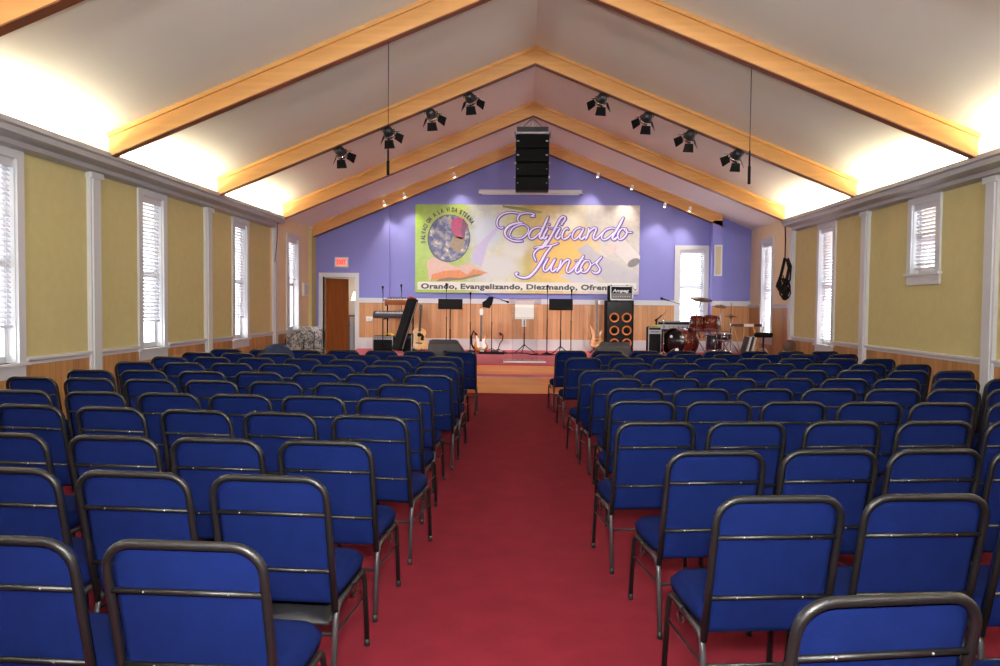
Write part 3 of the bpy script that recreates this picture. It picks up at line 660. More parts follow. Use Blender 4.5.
stk(*B, [(105, 350), (90, 335), (55, 360), (32, 420), (45, 462), (90, 450), (135, 400)], 1.2)
stk(*B, [(280, 345), (240, 328), (180, 360), (150, 430), (175, 468), (225, 430), (285, 340)], 1)
stk(*B, [(285, 340), (240, 430), (258, 465), (305, 425)], 1.3)
stk(*B, [(345, 335), (335, 400), (310, 460)], 1.3); stk(*B, [(320, 430), (360, 365), (415, 328), (430, 350), (400, 430), (418, 465), (465, 430), (505, 385)], 1.1)
stk(*B, [(672, 345), (610, 330), (535, 360), (496, 425), (515, 468), (575, 445), (668, 355)], 1)
stk(*B, [(745, 212), (690, 320), (625, 435), (642, 465), (690, 425)], 1.5)
stk(*B, [(765, 335), (720, 345), (685, 410), (700, 460), (745, 450), (790, 390), (780, 340), (760, 345), (790, 375), (850, 380)], 1.1)
stk(*C5, [(635, 5), (610, 45), (590, 70)], 1.2)
stk(*C5, [(690, 75), (610, 75), (540, 105), (495, 160), (510, 220), (520, 240)], 1.1)
stk(*C5, [(500, 90), (560, 78), (640, 72), (700, 62), (765, 40)], .9)
stk(*C5, [(690, 75), (630, 150), (570, 260), (510, 350), (440, 415), (370, 425), (310, 405), (300, 378), (320, 375)], 1.6)
stk(*C5, [(655, 205), (605, 300), (618, 350), (665, 320), (725, 220)], 1.2); stk(*C5, [(735, 215), (690, 310), (705, 355), (755, 315)], 1.2)
stk(*C5, [(800, 225), (785, 290), (755, 355)], 1.2); stk(*D6, [(5, 300), (45, 235), (85, 205), (108, 218), (78, 305), (95, 336), (140, 305), (195, 225)], 1.1)
stk(*D6, [(250, 165), (210, 230), (172, 305), (188, 338), (240, 300)], 1.4); stk(*D6, [(165, 212), (255, 200)], .7)
stk(*D6, [(305, 212), (262, 220), (225, 280), (235, 328), (280, 325), (322, 262), (308, 212)], 1.1)
stk(*D6, [(435, 175), (385, 235), (400, 265), (420, 300), (400, 335), (360, 338), (338, 318)], 1.3); stk(*D6, [(325, 262), (380, 225), (435, 175)], .6)
STR = [(pts if pts[0][0] < 1e9 else pts, w) for pts, w in STR]
def ribbon(strokes, grow, d, name, mt, shift=(0, 0)):
    m = MB()
    for si, (pts, w) in enumerate(strokes):
        d += .00002
        L = []; R_ = []; N = len(pts)
        for i, p in enumerate(pts):
            q0 = pts[max(0, i - 1)]; q1 = pts[min(N - 1, i + 1)]; dx, dy = q1[0] - q0[0], q1[1] - q0[1]; l = math.hypot(dx, dy) or 1
            ux, uy = dx / l, dy / l; slope = abs(uy * .75 - ux * .5) ** 1.3
            hw = w * (.30 + .42 * slope) * min(1, .55 + 3 * min(i, N - 1 - i) / N) + grow
            L.append((p[0] - uy * hw + shift[0], p[1] + ux * hw + shift[1])); R_.append((p[0] + uy * hw + shift[0], p[1] - ux * hw + shift[1]))
        vs = [bp(x, y, d) for x, y in L] + [bp(x, y, d) for x, y in R_]
        m.add(vs, [(i, i + 1, N + i + 1, N + i) for i in range(N - 1)])
        for e, s in ((0, 1), (N - 1, -1)):
            r = math.hypot(L[e][0] - R_[e][0], L[e][1] - R_[e][1]) / 2; c = ((L[e][0] + R_[e][0]) / 2, (L[e][1] + R_[e][1]) / 2)
            m.add([bp(c[0] + r * math.cos(k * PI / 5), c[1] + r * math.sin(k * PI / 5), d + .0001) for k in range(10)], [tuple(range(10))])
    return m.build(name, mt, ban)
ribbon(STR, 1.15, .006, 'script_outline', pr('violet', (62, 34, 150)), (.25, .25))
ribbon(STR, .6, .0072, 'script_inner_line', pr('violet_light', (116, 86, 200)), (.1, .1))
ribbon(STR, .0, .0085, 'script_lettering', pr('script_white', (246, 234, 252)))
# eyelets and ropes at the corners
ey = MB()
for x, z in ((bx0 + .04, bz1 - .04), (bx1 - .04, bz1 - .04), (bx0 + .04, bz0 + .04), (bx1 - .04, bz0 + .04)): ey.cyl((x, BY - .008, z), (x, BY + .03, z), .012, 8)
ey.build('eyelet', M['silver'], ban)
# projection screen case
a = P(480, 191.6, 18.6); b = P(581, 191.6, 18.6)
sc = thing('projection_screen', 'long white rolled projection screen case above the banner', 'projection screen', (a.x, 18.64, a.z))
MB().bb(a.x, b.x, 18.58, 18.70, a.z - .05, a.z + .05).build('case', M['white'], sc, bevel=.012)
MB().bb(a.x + .05, b.x - .05, 18.60, 18.64, a.z - .068, a.z - .05).build('pull_bar', M['sash'], sc)
for x in (a.x - .03, b.x + .0): MB().bb(x, x + .03, 18.57, 18.8, a.z - .06, a.z + .06).build('end_bracket', M['silver'], sc)

# ------------------------------------------------------------------ line array
lc = P(532, 190, 15.75); lt = P(532, 134, 15.75)
la = thing('line_array_speaker', 'tall black line array speaker hung under the roof ridge', 'loudspeaker', (lc.x, 15.75, lc.z))
H = (lt.z - lc.z) / 4; w2 = .34
for i in range(4):
    z0 = lc.z + i * H; m = MB().bb(lc.x - w2, lc.x + w2, 15.75, 16.2, z0 + .008, z0 + H - .008)
    c = m.build('speaker_cabinet', M['black'], la, bevel=.012)
    g = MB().bb(lc.x - w2 + .05, lc.x + w2 - .05, 15.738, 15.75, z0 + .03, z0 + H - .03); g.build('grille', M['black'], c)
    d = MB()
    for s in (-1, 1): d.box((lc.x + s * (w2 - .045), 15.735, z0 + H * .5), (.05 if i > 1 else .022, .012, .028 if i > 1 else .014)); d.box((lc.x + s * (w2 + .012), 15.9, z0 + H), (.03, .1, .05))
    d.build('rigging_link', M['silver'], c)
zt = lc.z + 4 * H
MB().bb(lc.x - w2 - .03, lc.x + w2 + .03, 15.72, 15.78, zt, zt + .04).bb(lc.x - w2 - .03, lc.x + w2 + .03, 16.12, 16.18, zt, zt + .04).bb(lc.x - w2 - .03, lc.x - w2 + .01, 15.72, 16.18, zt, zt + .04).bb(lc.x + w2 - .01, lc.x + w2 + .03, 15.72, 16.18, zt, zt + .04).build('rigging_frame', M['silver'], la)
MB().bb(lc.x - w2 + .02, lc.x + w2 - .02, 15.8, 16.1, zt + .04, zt + .16).build('top_grille', M['dgrey'], la)
hb = MB().bb(lc.x - .03, lc.x + .03, 15.9, 15.96, zt + .1, 5.60).tube([(lc.x, 15.93, 5.40), (lc.x + .28, 15.93, zt + .1)], .012, 6).tube([(lc.x, 15.93, 5.40), (lc.x - .28, 15.93, zt + .1)], .012, 6)
hb.build('hanging_bracket', M['silver'], la)

# ------------------------------------------------------------------ barn door stage lights on the second beam
M['can'] = mat('dark_can', (60, 60, 62), .35, .6)
def stage_light(px, py, label, tilt):
    b = P(px, py, 12.225); zt = roof(b.x) - .277
    b.z = min(b.z + .13, zt - .08)
    t = thing('stage_light', label, 'stage light', (b.x, 12.225, zt), 'stage lights on the beam before the stage')
    MB().cyl((b.x, 12.225, zt), (b.x, 12.225, zt - .05), .015, 8).tube([(b.x - .1, 12.225, b.z + .0), (b.x - .1, 12.225, zt - .05), (b.x + .1, 12.225, zt - .05), (b.x + .1, 12.225, b.z)], .008, 6).build('yoke', M['black'], t)
    m = Matrix.Translation((b.x, 12.225, b.z)) @ Matrix.Rotation(tilt, 4, 'Z') @ Matrix.Rotation(math.radians(-122), 4, 'X')
    can = MB().lathe([(.03, -.085), (.055, -.078), (.078, -.03), (.082, .08)], m, 18, True).build('can', M['can'], t)
    MB().lathe([(.082, .045), (.094, .045), (.094, .09), (.082, .09)], m, 18, False).build('front_ring', M['chrome'], t)
    MB().lathe([(.0, .06), (.085, .06), (.085, .065), (.0, .065)], m, 18, False).build('lens', M['skin'], t)
    for k in range(4):
        r = m @ Matrix.Rotation(k * PI / 2, 4, 'Z') @ Matrix.Translation((0, .095, .09)) @ Matrix.Rotation(math.radians(48), 4, 'X')
        MB().prism([(-.07, 0), (.07, 0), (.09, .135), (-.09, .135)], r, .006).build('barn_door', M['black'], t)
SLT = [(340, 157), (388, 137), (431, 119), (470, 103), (602, 104), (647, 122), (690, 142), (737, 161)]
POSN = ['lowest of the four left of the ridge', 'second lowest of the four left of the ridge', 'second highest of the four left of the ridge', 'highest of the four left of the ridge', 'highest of the four right of the ridge', 'second highest of the four right of the ridge', 'second lowest of the four right of the ridge', 'lowest of the four right of the ridge']
for i, (x, y) in enumerate(SLT): stage_light(x, y, 'black barn-door stage light, ' + POSN[i], (.25 if i < 4 else -.25) * (-1))
# small track spots on the last beam
TR = [(384, 205), (404, 197), (454, 177), (598, 177), (632, 189), (665, 207), (690, 211)]
TN = ['lowest left of the speaker', 'second lowest left of the speaker', 'highest left of the speaker', 'highest right of the speaker', 'second highest right of the speaker', 'second lowest right of the speaker', 'lowest right of the speaker']
for i, (x, y) in enumerate(TR):
    b = P(x, y, 18.38); t = thing('track_spotlight', 'small lit white spotlight on the last beam, ' + TN[i], 'spotlight', (b.x, 18.46, b.z + .05), 'small white spots on the last beam')
    sx = -1 if i < 3 else 1
    MB().cyl((b.x, 18.5, b.z + .09), (b.x, 18.4, b.z + .06), .012, 8).build('stem', M['sash'], t)
    ax = Vector((-sx * .12, .16, -.6)).normalized(); c0 = Vector((b.x, 18.39, b.z + .05))
    q = ax.to_track_quat('Z', 'Y').to_matrix().to_4x4(); m = Matrix.Translation(c0) @ q
    MB().lathe([(.02, -.05), (.03, -.045), (.045, .05)], m, 14, False).build('shade', M['sash'], t)
    MB().ball(c0 + ax * .03, .036, 12).build('bulb', M['bulb'], t)
    ld = bpy.data.lights.new('track_spotlight_beam', 'SPOT'); ld.energy = 30; ld.spot_size = math.radians(75); ld.spot_blend = .8; ld.color = (1, .9, .74); ld.shadow_soft_size = .04
    lo = bpy.data.objects.new('track_spotlight_beam', ld); COL.objects.link(lo); lo.location = c0 + ax * .09; lo.rotation_euler = ax.to_track_quat('-Z', 'Y').to_euler()
# hanging choir microphones
for px, y0_, yt, y1_, side in ((388, 44, 148, 175, 'left'), (749, 66, 150, 184, 'right')):
    b = P(px, y1_, 9.025); zt = roof(b.x) - .277; zr = P(px, yt, 9.025).z
    t = thing('hanging_microphone', 'thin black microphone hanging on a long wire, %s of the ridge' % side, 'microphone', (b.x, 9.025, zt), 'microphones on wires from the nearest beam')
    MB().cyl((b.x, 9.025, zt), (b.x, 9.025, zr), .004, 6).build('wire', M['black'], t)
    MB().lathe([(.005, 0), (.011, -.02), (.011, -(zr - b.z) * .45), (.018, -(zr - b.z) * .5), (.018, -(zr - b.z)), (.006, -(zr - b.z) - .004)], Matrix.Translation((b.x, 9.025, zr)), 10).build('microphone_body', M['black'], t)

# ------------------------------------------------------------------ wall fittings
e = P(341.5, 262, YB - .04)
t = thing('exit_sign', 'lit red exit sign above the open door', 'sign', (e.x, YB, e.z))
MB().bb(e.x - .17, e.x + .17, YB - .06, YB, e.z - .12, e.z + .12).build('housing', M['sash'], t, bevel=.01)
MB().bb(e.x - .13, e.x + .13, YB - .066, YB - .06, e.z - .085, e.z + .085).build('face', mat('exit_face', (255, 150, 140), .5, emit=(255, 120, 105), estr=.5), t)
font_part('lettering', 'EXIT', .16, mat('exit_red', (220, 30, 24), .5, emit=(255, 40, 30), estr=.6), t, lambda x, y, z: Vector((e.x - .11 + x, YB - .067 - z, e.z - .058 + y)), bold=.004, width=.22)
MB().bb(e.x - .2, e.x + .2, YB - .05, YB, e.z - .155, e.z - .12).build('light_bar', M['silver'], t)
p = P(369.5, 319, YB - .03)
t = thing('wall_outlet_box', 'white outlet box on the wainscot left of the stage', 'outlet', (p.x, YB - .02, p.z))
MB().bb(p.x - .08, p.x + .08, YB - .06, YB - .02, p.z - .06, p.z + .06).build('box', M['clear_white'], t, bevel=.006)
MB().bb(p.x - .04, p.x + .04, YB - .064, YB - .06, p.z - .03, p.z + .03).build('socket', M['sash'], t)
p = P(388, 320, YB - .03)
tag(MB().bb(p.x - .018, p.x + .018, YB - .045, YB - .02, .75, 1.58).build('cable_conduit', M['clear_white']), 'thin white vertical conduit on the stage wainscot behind the keyboards', 'conduit')
p = P(524, 323, YB - .03)
t = thing('wall_outlet', 'white double outlet on the wainscot behind the lectern', 'outlet', (p.x, YB - .02, p.z))
MB().bb(p.x - .055, p.x + .055, YB - .03, YB - .02, p.z - .09, p.z + .09).build('plate', M['clear_white'], t, bevel=.004)
MB().bb(p.x - .018, p.x + .018, YB - .033, YB - .03, p.z + .012, p.z + .05).bb(p.x - .018, p.x + .018, YB - .033, YB - .03, p.z - .05, p.z - .012).build('socket', M['silver'], t)
q = LW.pt(18.1, .03, 1.85)
t = thing('thermostat', 'small white framed box on the cream wall left of the exit door', 'thermostat', (q.x, q.y, q.z))
LW.box(MB(), 17.9, 18.3, 0, .04, 1.72, 2.02).build('case', M['clear_white'], t); LW.box(MB(), 17.95, 18.25, .04, .045, 1.76, 1.98).build('face', M['skin'], t)
p = P(718.5, 260, 18.48)
t = thing('wall_grille', 'tall beige framed panel on the pale pier beside the drums', 'panel', (p.x, 18.48, p.z))
MB().bb(p.x - .1, p.x + .09, 18.47, 18.5, p.z - .38, p.z + .36).build('frame', M['white'], t); MB().bb(p.x - .065, p.x + .055, 18.464, 18.47, p.z - .34, p.z + .32).build('insert', mat('beige_panel', (196, 184, 150), .7), t)
# cables and straps hung on the right pilaster
t0 = RW.pt(16.05, .13, 0)
def rp(px, py): v = P(px, py, 15.6); return v
t = thing('cable_bundle', 'black cables and straps hanging from the white pilaster', 'cable', (rp(785, 222).x, 15.6, rp(785, 222).z))
MB().tube([rp(785, 221), rp(785.5, 240), rp(785, 258)], .012, 6).build('hanging_cord', M['black'], t)
MB().tube([rp(785, 258), rp(781, 275), rp(777, 287), rp(780, 290), rp(786, 282), rp(789, 268), rp(787, 259)], .03, 6).build('strap', M['black'], t)
MB().tube([rp(788, 258), rp(791, 266), rp(790, 280), rp(786, 285)], .018, 6).build('strap', M['black'], t)
cbl = MB()
for k in range(7):
    cx, cy, rx, ry = 784 + random.uniform(-3, 3), 287 + random.uniform(-2, 4), random.uniform(2.5, 6), random.uniform(6, 11)
    cbl.tube([rp(cx + rx * math.cos(a), cy + ry * math.sin(a)) + Vector((0, random.uniform(-.03, .03), 0)) for a in [i * PI / 8 for i in range(16)]], .012, 6, closed=True)
cbl.build('cable_coil', M['black'], t)
c = P(785, 290, 15.6); MB().ball(c, .1, 12, (.8, .6, 1.1)).ball(c + Vector((-.12, 0, .12)), .06, 10).ball(c + Vector((.0, 0, -.14)), .07, 10).build('connector_clump', M['black'], t)
tag(MB().tube([P(277.5, 221, 15.4), P(277, 240, 15.4), P(274.8, 262, 15.4)], .007, 5).build('loose_cable', M['black']), 'thin black cable dangling below the left cornice end', 'cable')
# sconce in the corridor
p = P(357, 296, 20.5)
t = thing('corridor_lamp', 'glowing white shaded lamp seen through the open door', 'lamp', (p.x, 20.5, p.z - .1))
MB().lathe([(.16, -.12), (.09, .1), (.07, .12)], Matrix.Translation(p), 18, False).build('lamp_shade', mat('lit_shade', (255, 236, 200), .6, emit=(255, 224, 170), estr=4), t)
MB().cyl(p + Vector((0, 0, -.12)), p + Vector((0, 0, -.5)), .015, 8).box(p + Vector((0, 0, -.5)), (.16, .16, .02)).build('stem', M['silver'], t)
tb = thing('corridor_table', 'small brown table under the corridor lamp', 'table', (p.x, 20.5, 0))
zt = p.z - .51
MB().bb(p.x - .3, p.x + .3, 20.25, 20.75, zt - .04, zt).build('tabletop', M['darkwood'], tb)
for sx in (-.26, .26):
    for sy in (20.3, 20.7): MB().bb(p.x + sx - .02, p.x + sx + .02, sy - .02, sy + .02, 0, zt - .04).build('leg', M['darkwood'], tb)

# ------------------------------------------------------------------ stage gear
def mic_stand(px, top, Y, label, boom=None, base='tripod', mtl='black', mic=True, name='microphone_stand'):
    p = P(px, top, Y); t = thing(name, label, 'microphone stand', (p.x, Y, SH), 'microphone stands on the stage')
    mt = M[mtl]; h = p.z if boom is None else boom[0]
    MB().cyl((p.x, Y, SH + .03), (p.x, Y, SH + (h - SH) * .55), .011, 8).cyl((p.x, Y, SH + (h - SH) * .5), (p.x, Y, h), .007, 8).ball((p.x, Y, SH + (h - SH) * .55), .017, 8).build('pole', mt, t)
    if base == 'tripod':
        for k in range(3):
            a = k * 2 * PI / 3 + .5; MB().tube([(p.x, Y, SH + .12), (p.x + .26 * math.cos(a), Y + .26 * math.sin(a), SH + .008)], .008, 6).build('leg', mt, t)
    else:
        MB().lathe([(.13, 0), (.13, .012), (.05, .028), (.014, .05)], Matrix.Translation((p.x, Y, SH)), 20).build('base', mt, t)
    if boom:
        a, b = boom[1], boom[2]; MB().tube([a, b], .006, 6).build('boom_arm', mt, t)
        d = (b - a).normalized(); tip = b
    else:
        d = Vector((0, -.3, .95)).normalized(); tip = Vector((p.x, Y, h))
    if mic:
        q = Matrix.Translation(tip) @ d.to_track_quat('Z', 'Y').to_matrix().to_4x4()
        MB().lathe([(.010, -.03), (.013, .1), (.024, .115), (.026, .14), (.018, .165), (.002, .172)], q, 12).build('microphone', M['black'], t)
    return t
mic_stand(383, 293, 17.5, 'black microphone stand at the left end of the stage, beside the keyboards')
mic_stand(401.5, 291, 18.1, 'black microphone stand behind the keyboards', base='round')
mic_stand(446.5, 290, 18.0, 'tall thin microphone stand behind the left music stand', base='round')
mic_stand(470.5, 299, 17.8, 'black microphone stand just left of the sunburst electric guitar', base='round')
mic_stand(547.5, 292, 17.4, 'tall thin microphone stand left of the right music stand', base='round')
mic_stand(571.5, 296, 18.1, 'thin microphone stand right of the right music stand', base='round')
b0, b1 = P(484, 294, 17.3), P(502, 300, 17.3)
t = mic_stand(492, 297, 17.3, 'black boom microphone stand with small drooping shelf between the guitars', boom=(P(492, 297, 17.3).z, b0, b1))
c = P(488, 302.5, 17.25)
MB().prism([(-.12, -.11), (.04, -.14), (.1, -.02), (.13, .12), (.02, .13), (-.05, .05), (-.13, .0)], Matrix.Translation(c) @ Matrix.Rotation(PI / 2 - .2, 4, 'X'), .03).build('accessory_pouch', M['black'], t, bevel=.008)
# music stands
def music_stand(x0, x1, y0, y1, Y, label, sheet=False):
    a, b = P(x0, y1, Y), P(x1, y0, Y); cx = (a.x + b.x) / 2; w = b.x - a.x; h = b.z - a.z
    t = thing('music_stand', label, 'music stand', (cx, Y, SH), 'music stands on the stage')
    m = Matrix.Translation((cx, Y, a.z)) @ Matrix.Rotation(math.radians(-14), 4, 'X')
    d = MB(); d.add([m @ v for v in [Vector((sx * w / 2, y, z)) for sx in (-1, 1) for y in (-.006, .006) for z in (0, h * 1.03)]], [(0, 1, 3, 2), (4, 6, 7, 5), (0, 4, 5, 1), (2, 3, 7, 6), (0, 2, 6, 4), (1, 5, 7, 3)])
    d.add([m @ v for v in [Vector((sx * w / 2, y, z)) for sx in (-1, 1) for y in (-.0, .06) for z in (0, .012)]], [(0, 1, 3, 2), (4, 6, 7, 5), (0, 4, 5, 1), (2, 3, 7, 6), (0, 2, 6, 4), (1, 5, 7, 3)])
    d.build('desk', M['black'], t)
    MB().cyl((cx, Y + .02, SH + .16), (cx, Y + .02, (SH + a.z) / 2 + .05), .014, 10).cyl((cx, Y + .02, (SH + a.z) / 2), (cx, Y + .035, a.z + h * .25), .009, 8).build('pole', M['black'], t)
    for k in range(3):
        q = k * 2 * PI / 3 + .3; MB().tube([(cx, Y + .02, SH + .2), (cx + .1 * math.cos(q), Y + .02 + .1 * math.sin(q), SH + .12), (cx + .27 * math.cos(q), Y + .02 + .27 * math.sin(q), SH + .01)], .010, 6).build('leg', M['black'], t)
    if sheet:
        s = MB(); s.add([m @ v for v in [Vector((sx * w * .60, y, z)) for sx in (-1, 1) for y in (-.016, -.008) for z in (-.05, h * 1.0)]], [(0, 1, 3, 2), (4, 6, 7, 5), (0, 4, 5, 1), (2, 3, 7, 6), (0, 2, 6, 4), (1, 5, 7, 3)])
        tag(s.build('draped_sheet', M['paper']), 'bright white sheet hung over the middle music stand behind the lectern', 'sheet')
    return t
music_stand(438, 462.5, 299, 308.5, 17.0, 'black music stand left of the lectern, in front of the banner')
music_stand(549, 573, 299, 309.5, 17.0, 'black music stand right of the clear lectern')
music_stand(516.5, 532.5, 300, 317, 17.6, 'slim black music stand hidden under the white sheet', True)
# clear acrylic lectern
Y = 14.95; a, b = P(512.5, 300, Y), P(538, 300, Y); cx = (a.x + b.x) / 2; w = (b.x - a.x) / 2
t = thing('lectern', 'clear acrylic lectern at the front of the stage', 'lectern', (cx, Y, SH))
m = MB().bb(cx - w, cx - w + .012, Y - .16, Y + .16, SH + .03, 1.58).bb(cx + w - .012, cx + w, Y - .16, Y + .16, SH + .03, 1.58); m.build('side_panel', M['acrylic'], t)
MB().bb(cx - w + .012, cx + w - .012, Y - .17, Y - .16, SH + .03, 1.5).build('front_panel', M['acrylic'], t)
tm = Matrix.Rotation(math.radians(-16), 3, 'X')
MB().box((cx, Y, 1.62), (2 * w + .12, .44, .012), tm).build('slanted_top', M['acrylic'], t)
MB().box((cx, Y, 1.30), (2 * w - .03, .3, .01)).build('shelf', M['acrylic'], t)
MB().bb(cx - w - .16, cx + w + .16, Y - .24, Y + .24, SH, SH + .03).build('base', M['acrylic'], t, bevel=.006)
MB().bb(cx - w - .16, cx + w + .16, Y - .243, Y - .24, SH, SH + .03).bb(cx - w - .163, cx - w - .16, Y - .24, Y + .24, SH, SH + .03).build('edge_highlight', M['paper'], t)  # white strips paint the highlights along the base edges
# keyboards on their stand
def slab(name, mt, x0, x1, yc, Y, dep, th, label, cat, zrot=0, keys=True):
    a, b = P(x0, yc, Y), P(x1, yc, Y); cx = (a.x + b.x) / 2; L = b.x - a.x; z = (a.z + b.z) / 2
    t = thing(name, label, cat, (cx, Y, z))
    R = Matrix.Rotation(zrot, 3, 'Z') @ Matrix.Rotation(math.radians(12), 3, 'X')
    MB().box((cx, Y, z), (L, dep, th), R).build('body', mt, t, bevel=.02)
    if keys:
        k = MB(); k.box(Vector((cx, Y, z)) + R @ Vector((0, -dep * .18, th / 2 + .004)), (L * .86, dep * .42, .008), R); k.build('white_keys', M['clear_white'], t)
        bk = MB()
        for i in range(30):
            if i % 7 in (2, 6): continue
            bk.box(Vector((cx, Y, z)) + R @ Vector((-L * .42 + L * .84 * i / 29, -dep * .10, th / 2 + .012)), (L * .012, dep * .24, .012), R)
        bk.build('black_keys', M['blackgloss'], t)
    return t
kz1, kz2 = P(398, 301, 17.75).z, P(390, 314.5, 17.55).z
slab('keyboard', mat('brown_wood_keyboard', (136, 78, 46), .35), 386, 415, 301, 17.75, .34, .12, 'brown keyboard on the upper tier of the stand at left', 'keyboard', -.15)
slab('keyboard', mat('slate_keyboard', (52, 58, 66), .5), 373.5, 410, 314.5, 17.6, .32, .11, 'dark slate keyboard on the lower tier, under the brown one', 'keyboard', .12)
x = P(399, 320, 17.7).x
t = thing('keyboard_stand', 'black two-tier keyboard stand at the left of the stage', 'stand', (x, 17.7, SH))
for s in (-.3, .3):
    MB().tube([(x + s, 17.9, SH + .02), (x + s, 17.88, kz1 - .09)], .018, 8).build('post', M['black'], t)
    MB().tube([(x + s, 17.88, kz1 - .09), (x + s, 17.6, kz1 - .10)], .014, 8).tube([(x + s, 17.88, kz2 - .09), (x + s, 17.45, kz2 - .10)], .014, 8).build('arm', M['black'], t)
    MB().bb(x + s - .02, x + s + .02, 17.5, 18.1, SH, SH + .03).build('foot', M['black'], t)
MB().cyl((x - .3, 17.9, SH + .3), (x + .3, 17.9, SH + .3), .015, 8).build('cross_brace', M['black'], t)
# long keyboard case leaning on end
A_, B_ = P(413, 300, 17.2), P(397, 351, 16.9)
d = (A_ - B_).normalized(); q = d.to_track_quat('Z', 'Y').to_matrix().to_4x4(); Lc = (A_ - B_).length
t = thing('keyboard_case', 'long black keyboard case leaning on end beside the acoustic guitar', 'case', (B_.x, 16.95, SH))
B_.z = max(B_.z, SH + .1)
mm = Matrix.Translation((A_ + B_) / 2) @ q
MB().box((0, 0, 0), (.28, .13, Lc), None).build('body', M['black'], t, bevel=.02, local=True)
o = t.children[0]; o.data.transform(Matrix.Translation(-t.location) @ mm)
ed = MB().box((-.142, -.03, 0), (.006, .02, Lc * .92)); o = ed.build('edge_trim', M['silver'], t, local=True); o.data.transform(Matrix.Translation(-t.location) @ mm)
rt = MB().box((.07, 0, Lc / 2 + .02), (.10, .09, .05)); o = rt.build('red_tag', M['red'], t, local=True); o.data.transform(Matrix.Translation(-t.location) @ mm)
# amplifiers
def amp(x0, x1, y0, y1, Y, dep, label, name='guitar_amplifier', cat='amplifier', silver=True, zb=None):
    a, b = P(x0, y1, Y), P(x1, y0, Y); z0 = SH if zb is None else zb
    t = thing(name, label, cat, ((a.x + b.x) / 2, Y + dep / 2, z0))
    MB().bb(a.x, b.x, Y, Y + dep, z0 + .015, b.z).build('cabinet', M['black'], t, bevel=.015)
    for sx in (a.x + .05, b.x - .05):
        for sy in (Y + .05, Y + dep - .05): MB().cyl((sx, sy, z0), (sx, sy, z0 + .02), .02, 8).build('foot', M['foot'], t)
    w = b.x - a.x; h = b.z - z0
    MB().bb(a.x + .03, b.x - .03, Y - .006, Y, z0 + .05, b.z - h * .28).build('grille', M['black'], t)
    MB().bb(a.x + .02, b.x - .02, Y - .01, Y, b.z - h * .24, b.z - h * .1).build('control_panel', M['silver'] if silver else M['dgrey'], t)
    kn = MB()
    for i in range(7): kn.cyl((a.x + .06 + (w - .12) * i / 6, Y - .022, b.z - h * .17), (a.x + .06 + (w - .12) * i / 6, Y - .008, b.z - h * .17), .012, 8)
    kn.build('knob', M['black'], t)
    tr = MB()
    for xx in (a.x, b.x - .018): tr.bb(xx, xx + .018, Y - .008, Y, z0 + .02, b.z - .01)
    if silver: tr.bb(a.x, b.x, Y - .008, Y, b.z - .02, b.z - .004)
    tr.build('corner_trim', M['silver'], t); return t
amp(372.5, 393, 336, 350, 17.75, .3, 'black amplifier with a silver panel at the far left of the stage')
amp(402, 412, 334, 350, 17.3, .3, 'plain black amplifier box behind the leaning case', silver=False)
amp(648, 661.5, 327, 350, 17.3, .3, 'small black amplifier with silver edges right of the bass cabinet')
amp(657, 690, 321.5, 340, 18.05, .28, 'wide black amplifier behind the bass drum')
p = P(389, 335, 17.8)
tag(MB().tube([P(384, 335.6, 17.85), P(387, 333.6, 17.9), P(391, 333.4, 17.9), P(394, 335.5, 17.85), P(391, 335.9, 17.85)], .025, 8).build('coiled_yellow_cable', mat('yellow_cable', (220, 180, 50), .5)), 'yellow cable lying on the far left amplifier', 'cable')
p = P(655, 326.2, 17.4)
tag(MB().tube([P(650, 326.4, 17.45), P(653, 325.6, 17.4), P(657, 325.8, 17.45), P(660, 326.4, 17.4)], .02, 8).build('yellow_cloth', mat('yellow_cloth', (206, 190, 60), .7)), 'small yellow-green cloth on top of the small amplifier', 'cloth')
# bass cabinet and head
Y = 17.7; a, b = P(605.5, 350, Y), P(634, 300.5, Y); w = b.x - a.x
t = thing('bass_cabinet', 'tall black bass cabinet with orange-ringed speaker cones', 'speaker cabinet', ((a.x + b.x) / 2, Y + .2, SH))
MB().bb(a.x, b.x, Y, Y + .42, SH + .03, b.z).build('cabinet', M['black'], t, bevel=.012)
MB().bb(a.x + .03, b.x - .03, Y - .006, Y, SH + .06, b.z - .03).build('baffle', M['blackgloss'], t)
for px in (614.3, 626.7):
    for py in (317.6, 330.5, 343.2):
        c = P(px, py, Y - .01); m = Matrix.Translation((c.x, Y - .006, c.z)) @ Matrix.Rotation(PI / 2, 4, 'X')
        o = MB().lathe([(.075, .0), (.108, .0), (.112, .012), (.10, .016), (.078, .004)], m, 24, False).build('speaker_cone', M['orange'], t)
        MB().lathe([(.078, .004), (.03, -.0), (.028, .012), (.001, .016)], m, 20, False).build('dust_cap', M['black'], o)
for sx in (a.x + .05, b.x - .05): MB().cyl((sx, Y + .08, SH), (sx, Y + .08, SH + .035), .03, 10).cyl((sx, Y + .34, SH), (sx, Y + .34, SH + .035), .03, 10).build('caster', M['foot'], t)
ht = P(620, 285.5, Y).z; a2, b2 = P(608.6, 290, Y), P(633.2, 290, Y)
t = thing('bass_amp_head', 'black amplifier head with silver frame on top of the bass cabinet', 'amplifier', ((a2.x + b2.x) / 2, Y + .2, b.z))
MB().bb(a2.x, b2.x, Y + .02, Y + .34, b.z, ht).build('case', M['black'], t, bevel=.02)
fr = MB(); f0, f1, f2, f3 = a2.x + .04, b2.x, b.z + .005, ht - .01
fr.bb(f0, f1, Y + .0, Y + .02, f2, f2 + .03).bb(f0, f1, Y, Y + .02, f3 - .02, f3).bb(f0, f0 + .022, Y, Y + .02, f2, f3).bb(f1 - .022, f1, Y, Y + .02, f2, f3)
fr.build('front_frame', M['silver'], t)
MB().bb(f0 + .03, f1 - .03, Y + .008, Y + .02, f2 + .04, (f2 + f3) / 2).build('control_panel', mat('amp_panel', (86, 80, 78), .4), t)
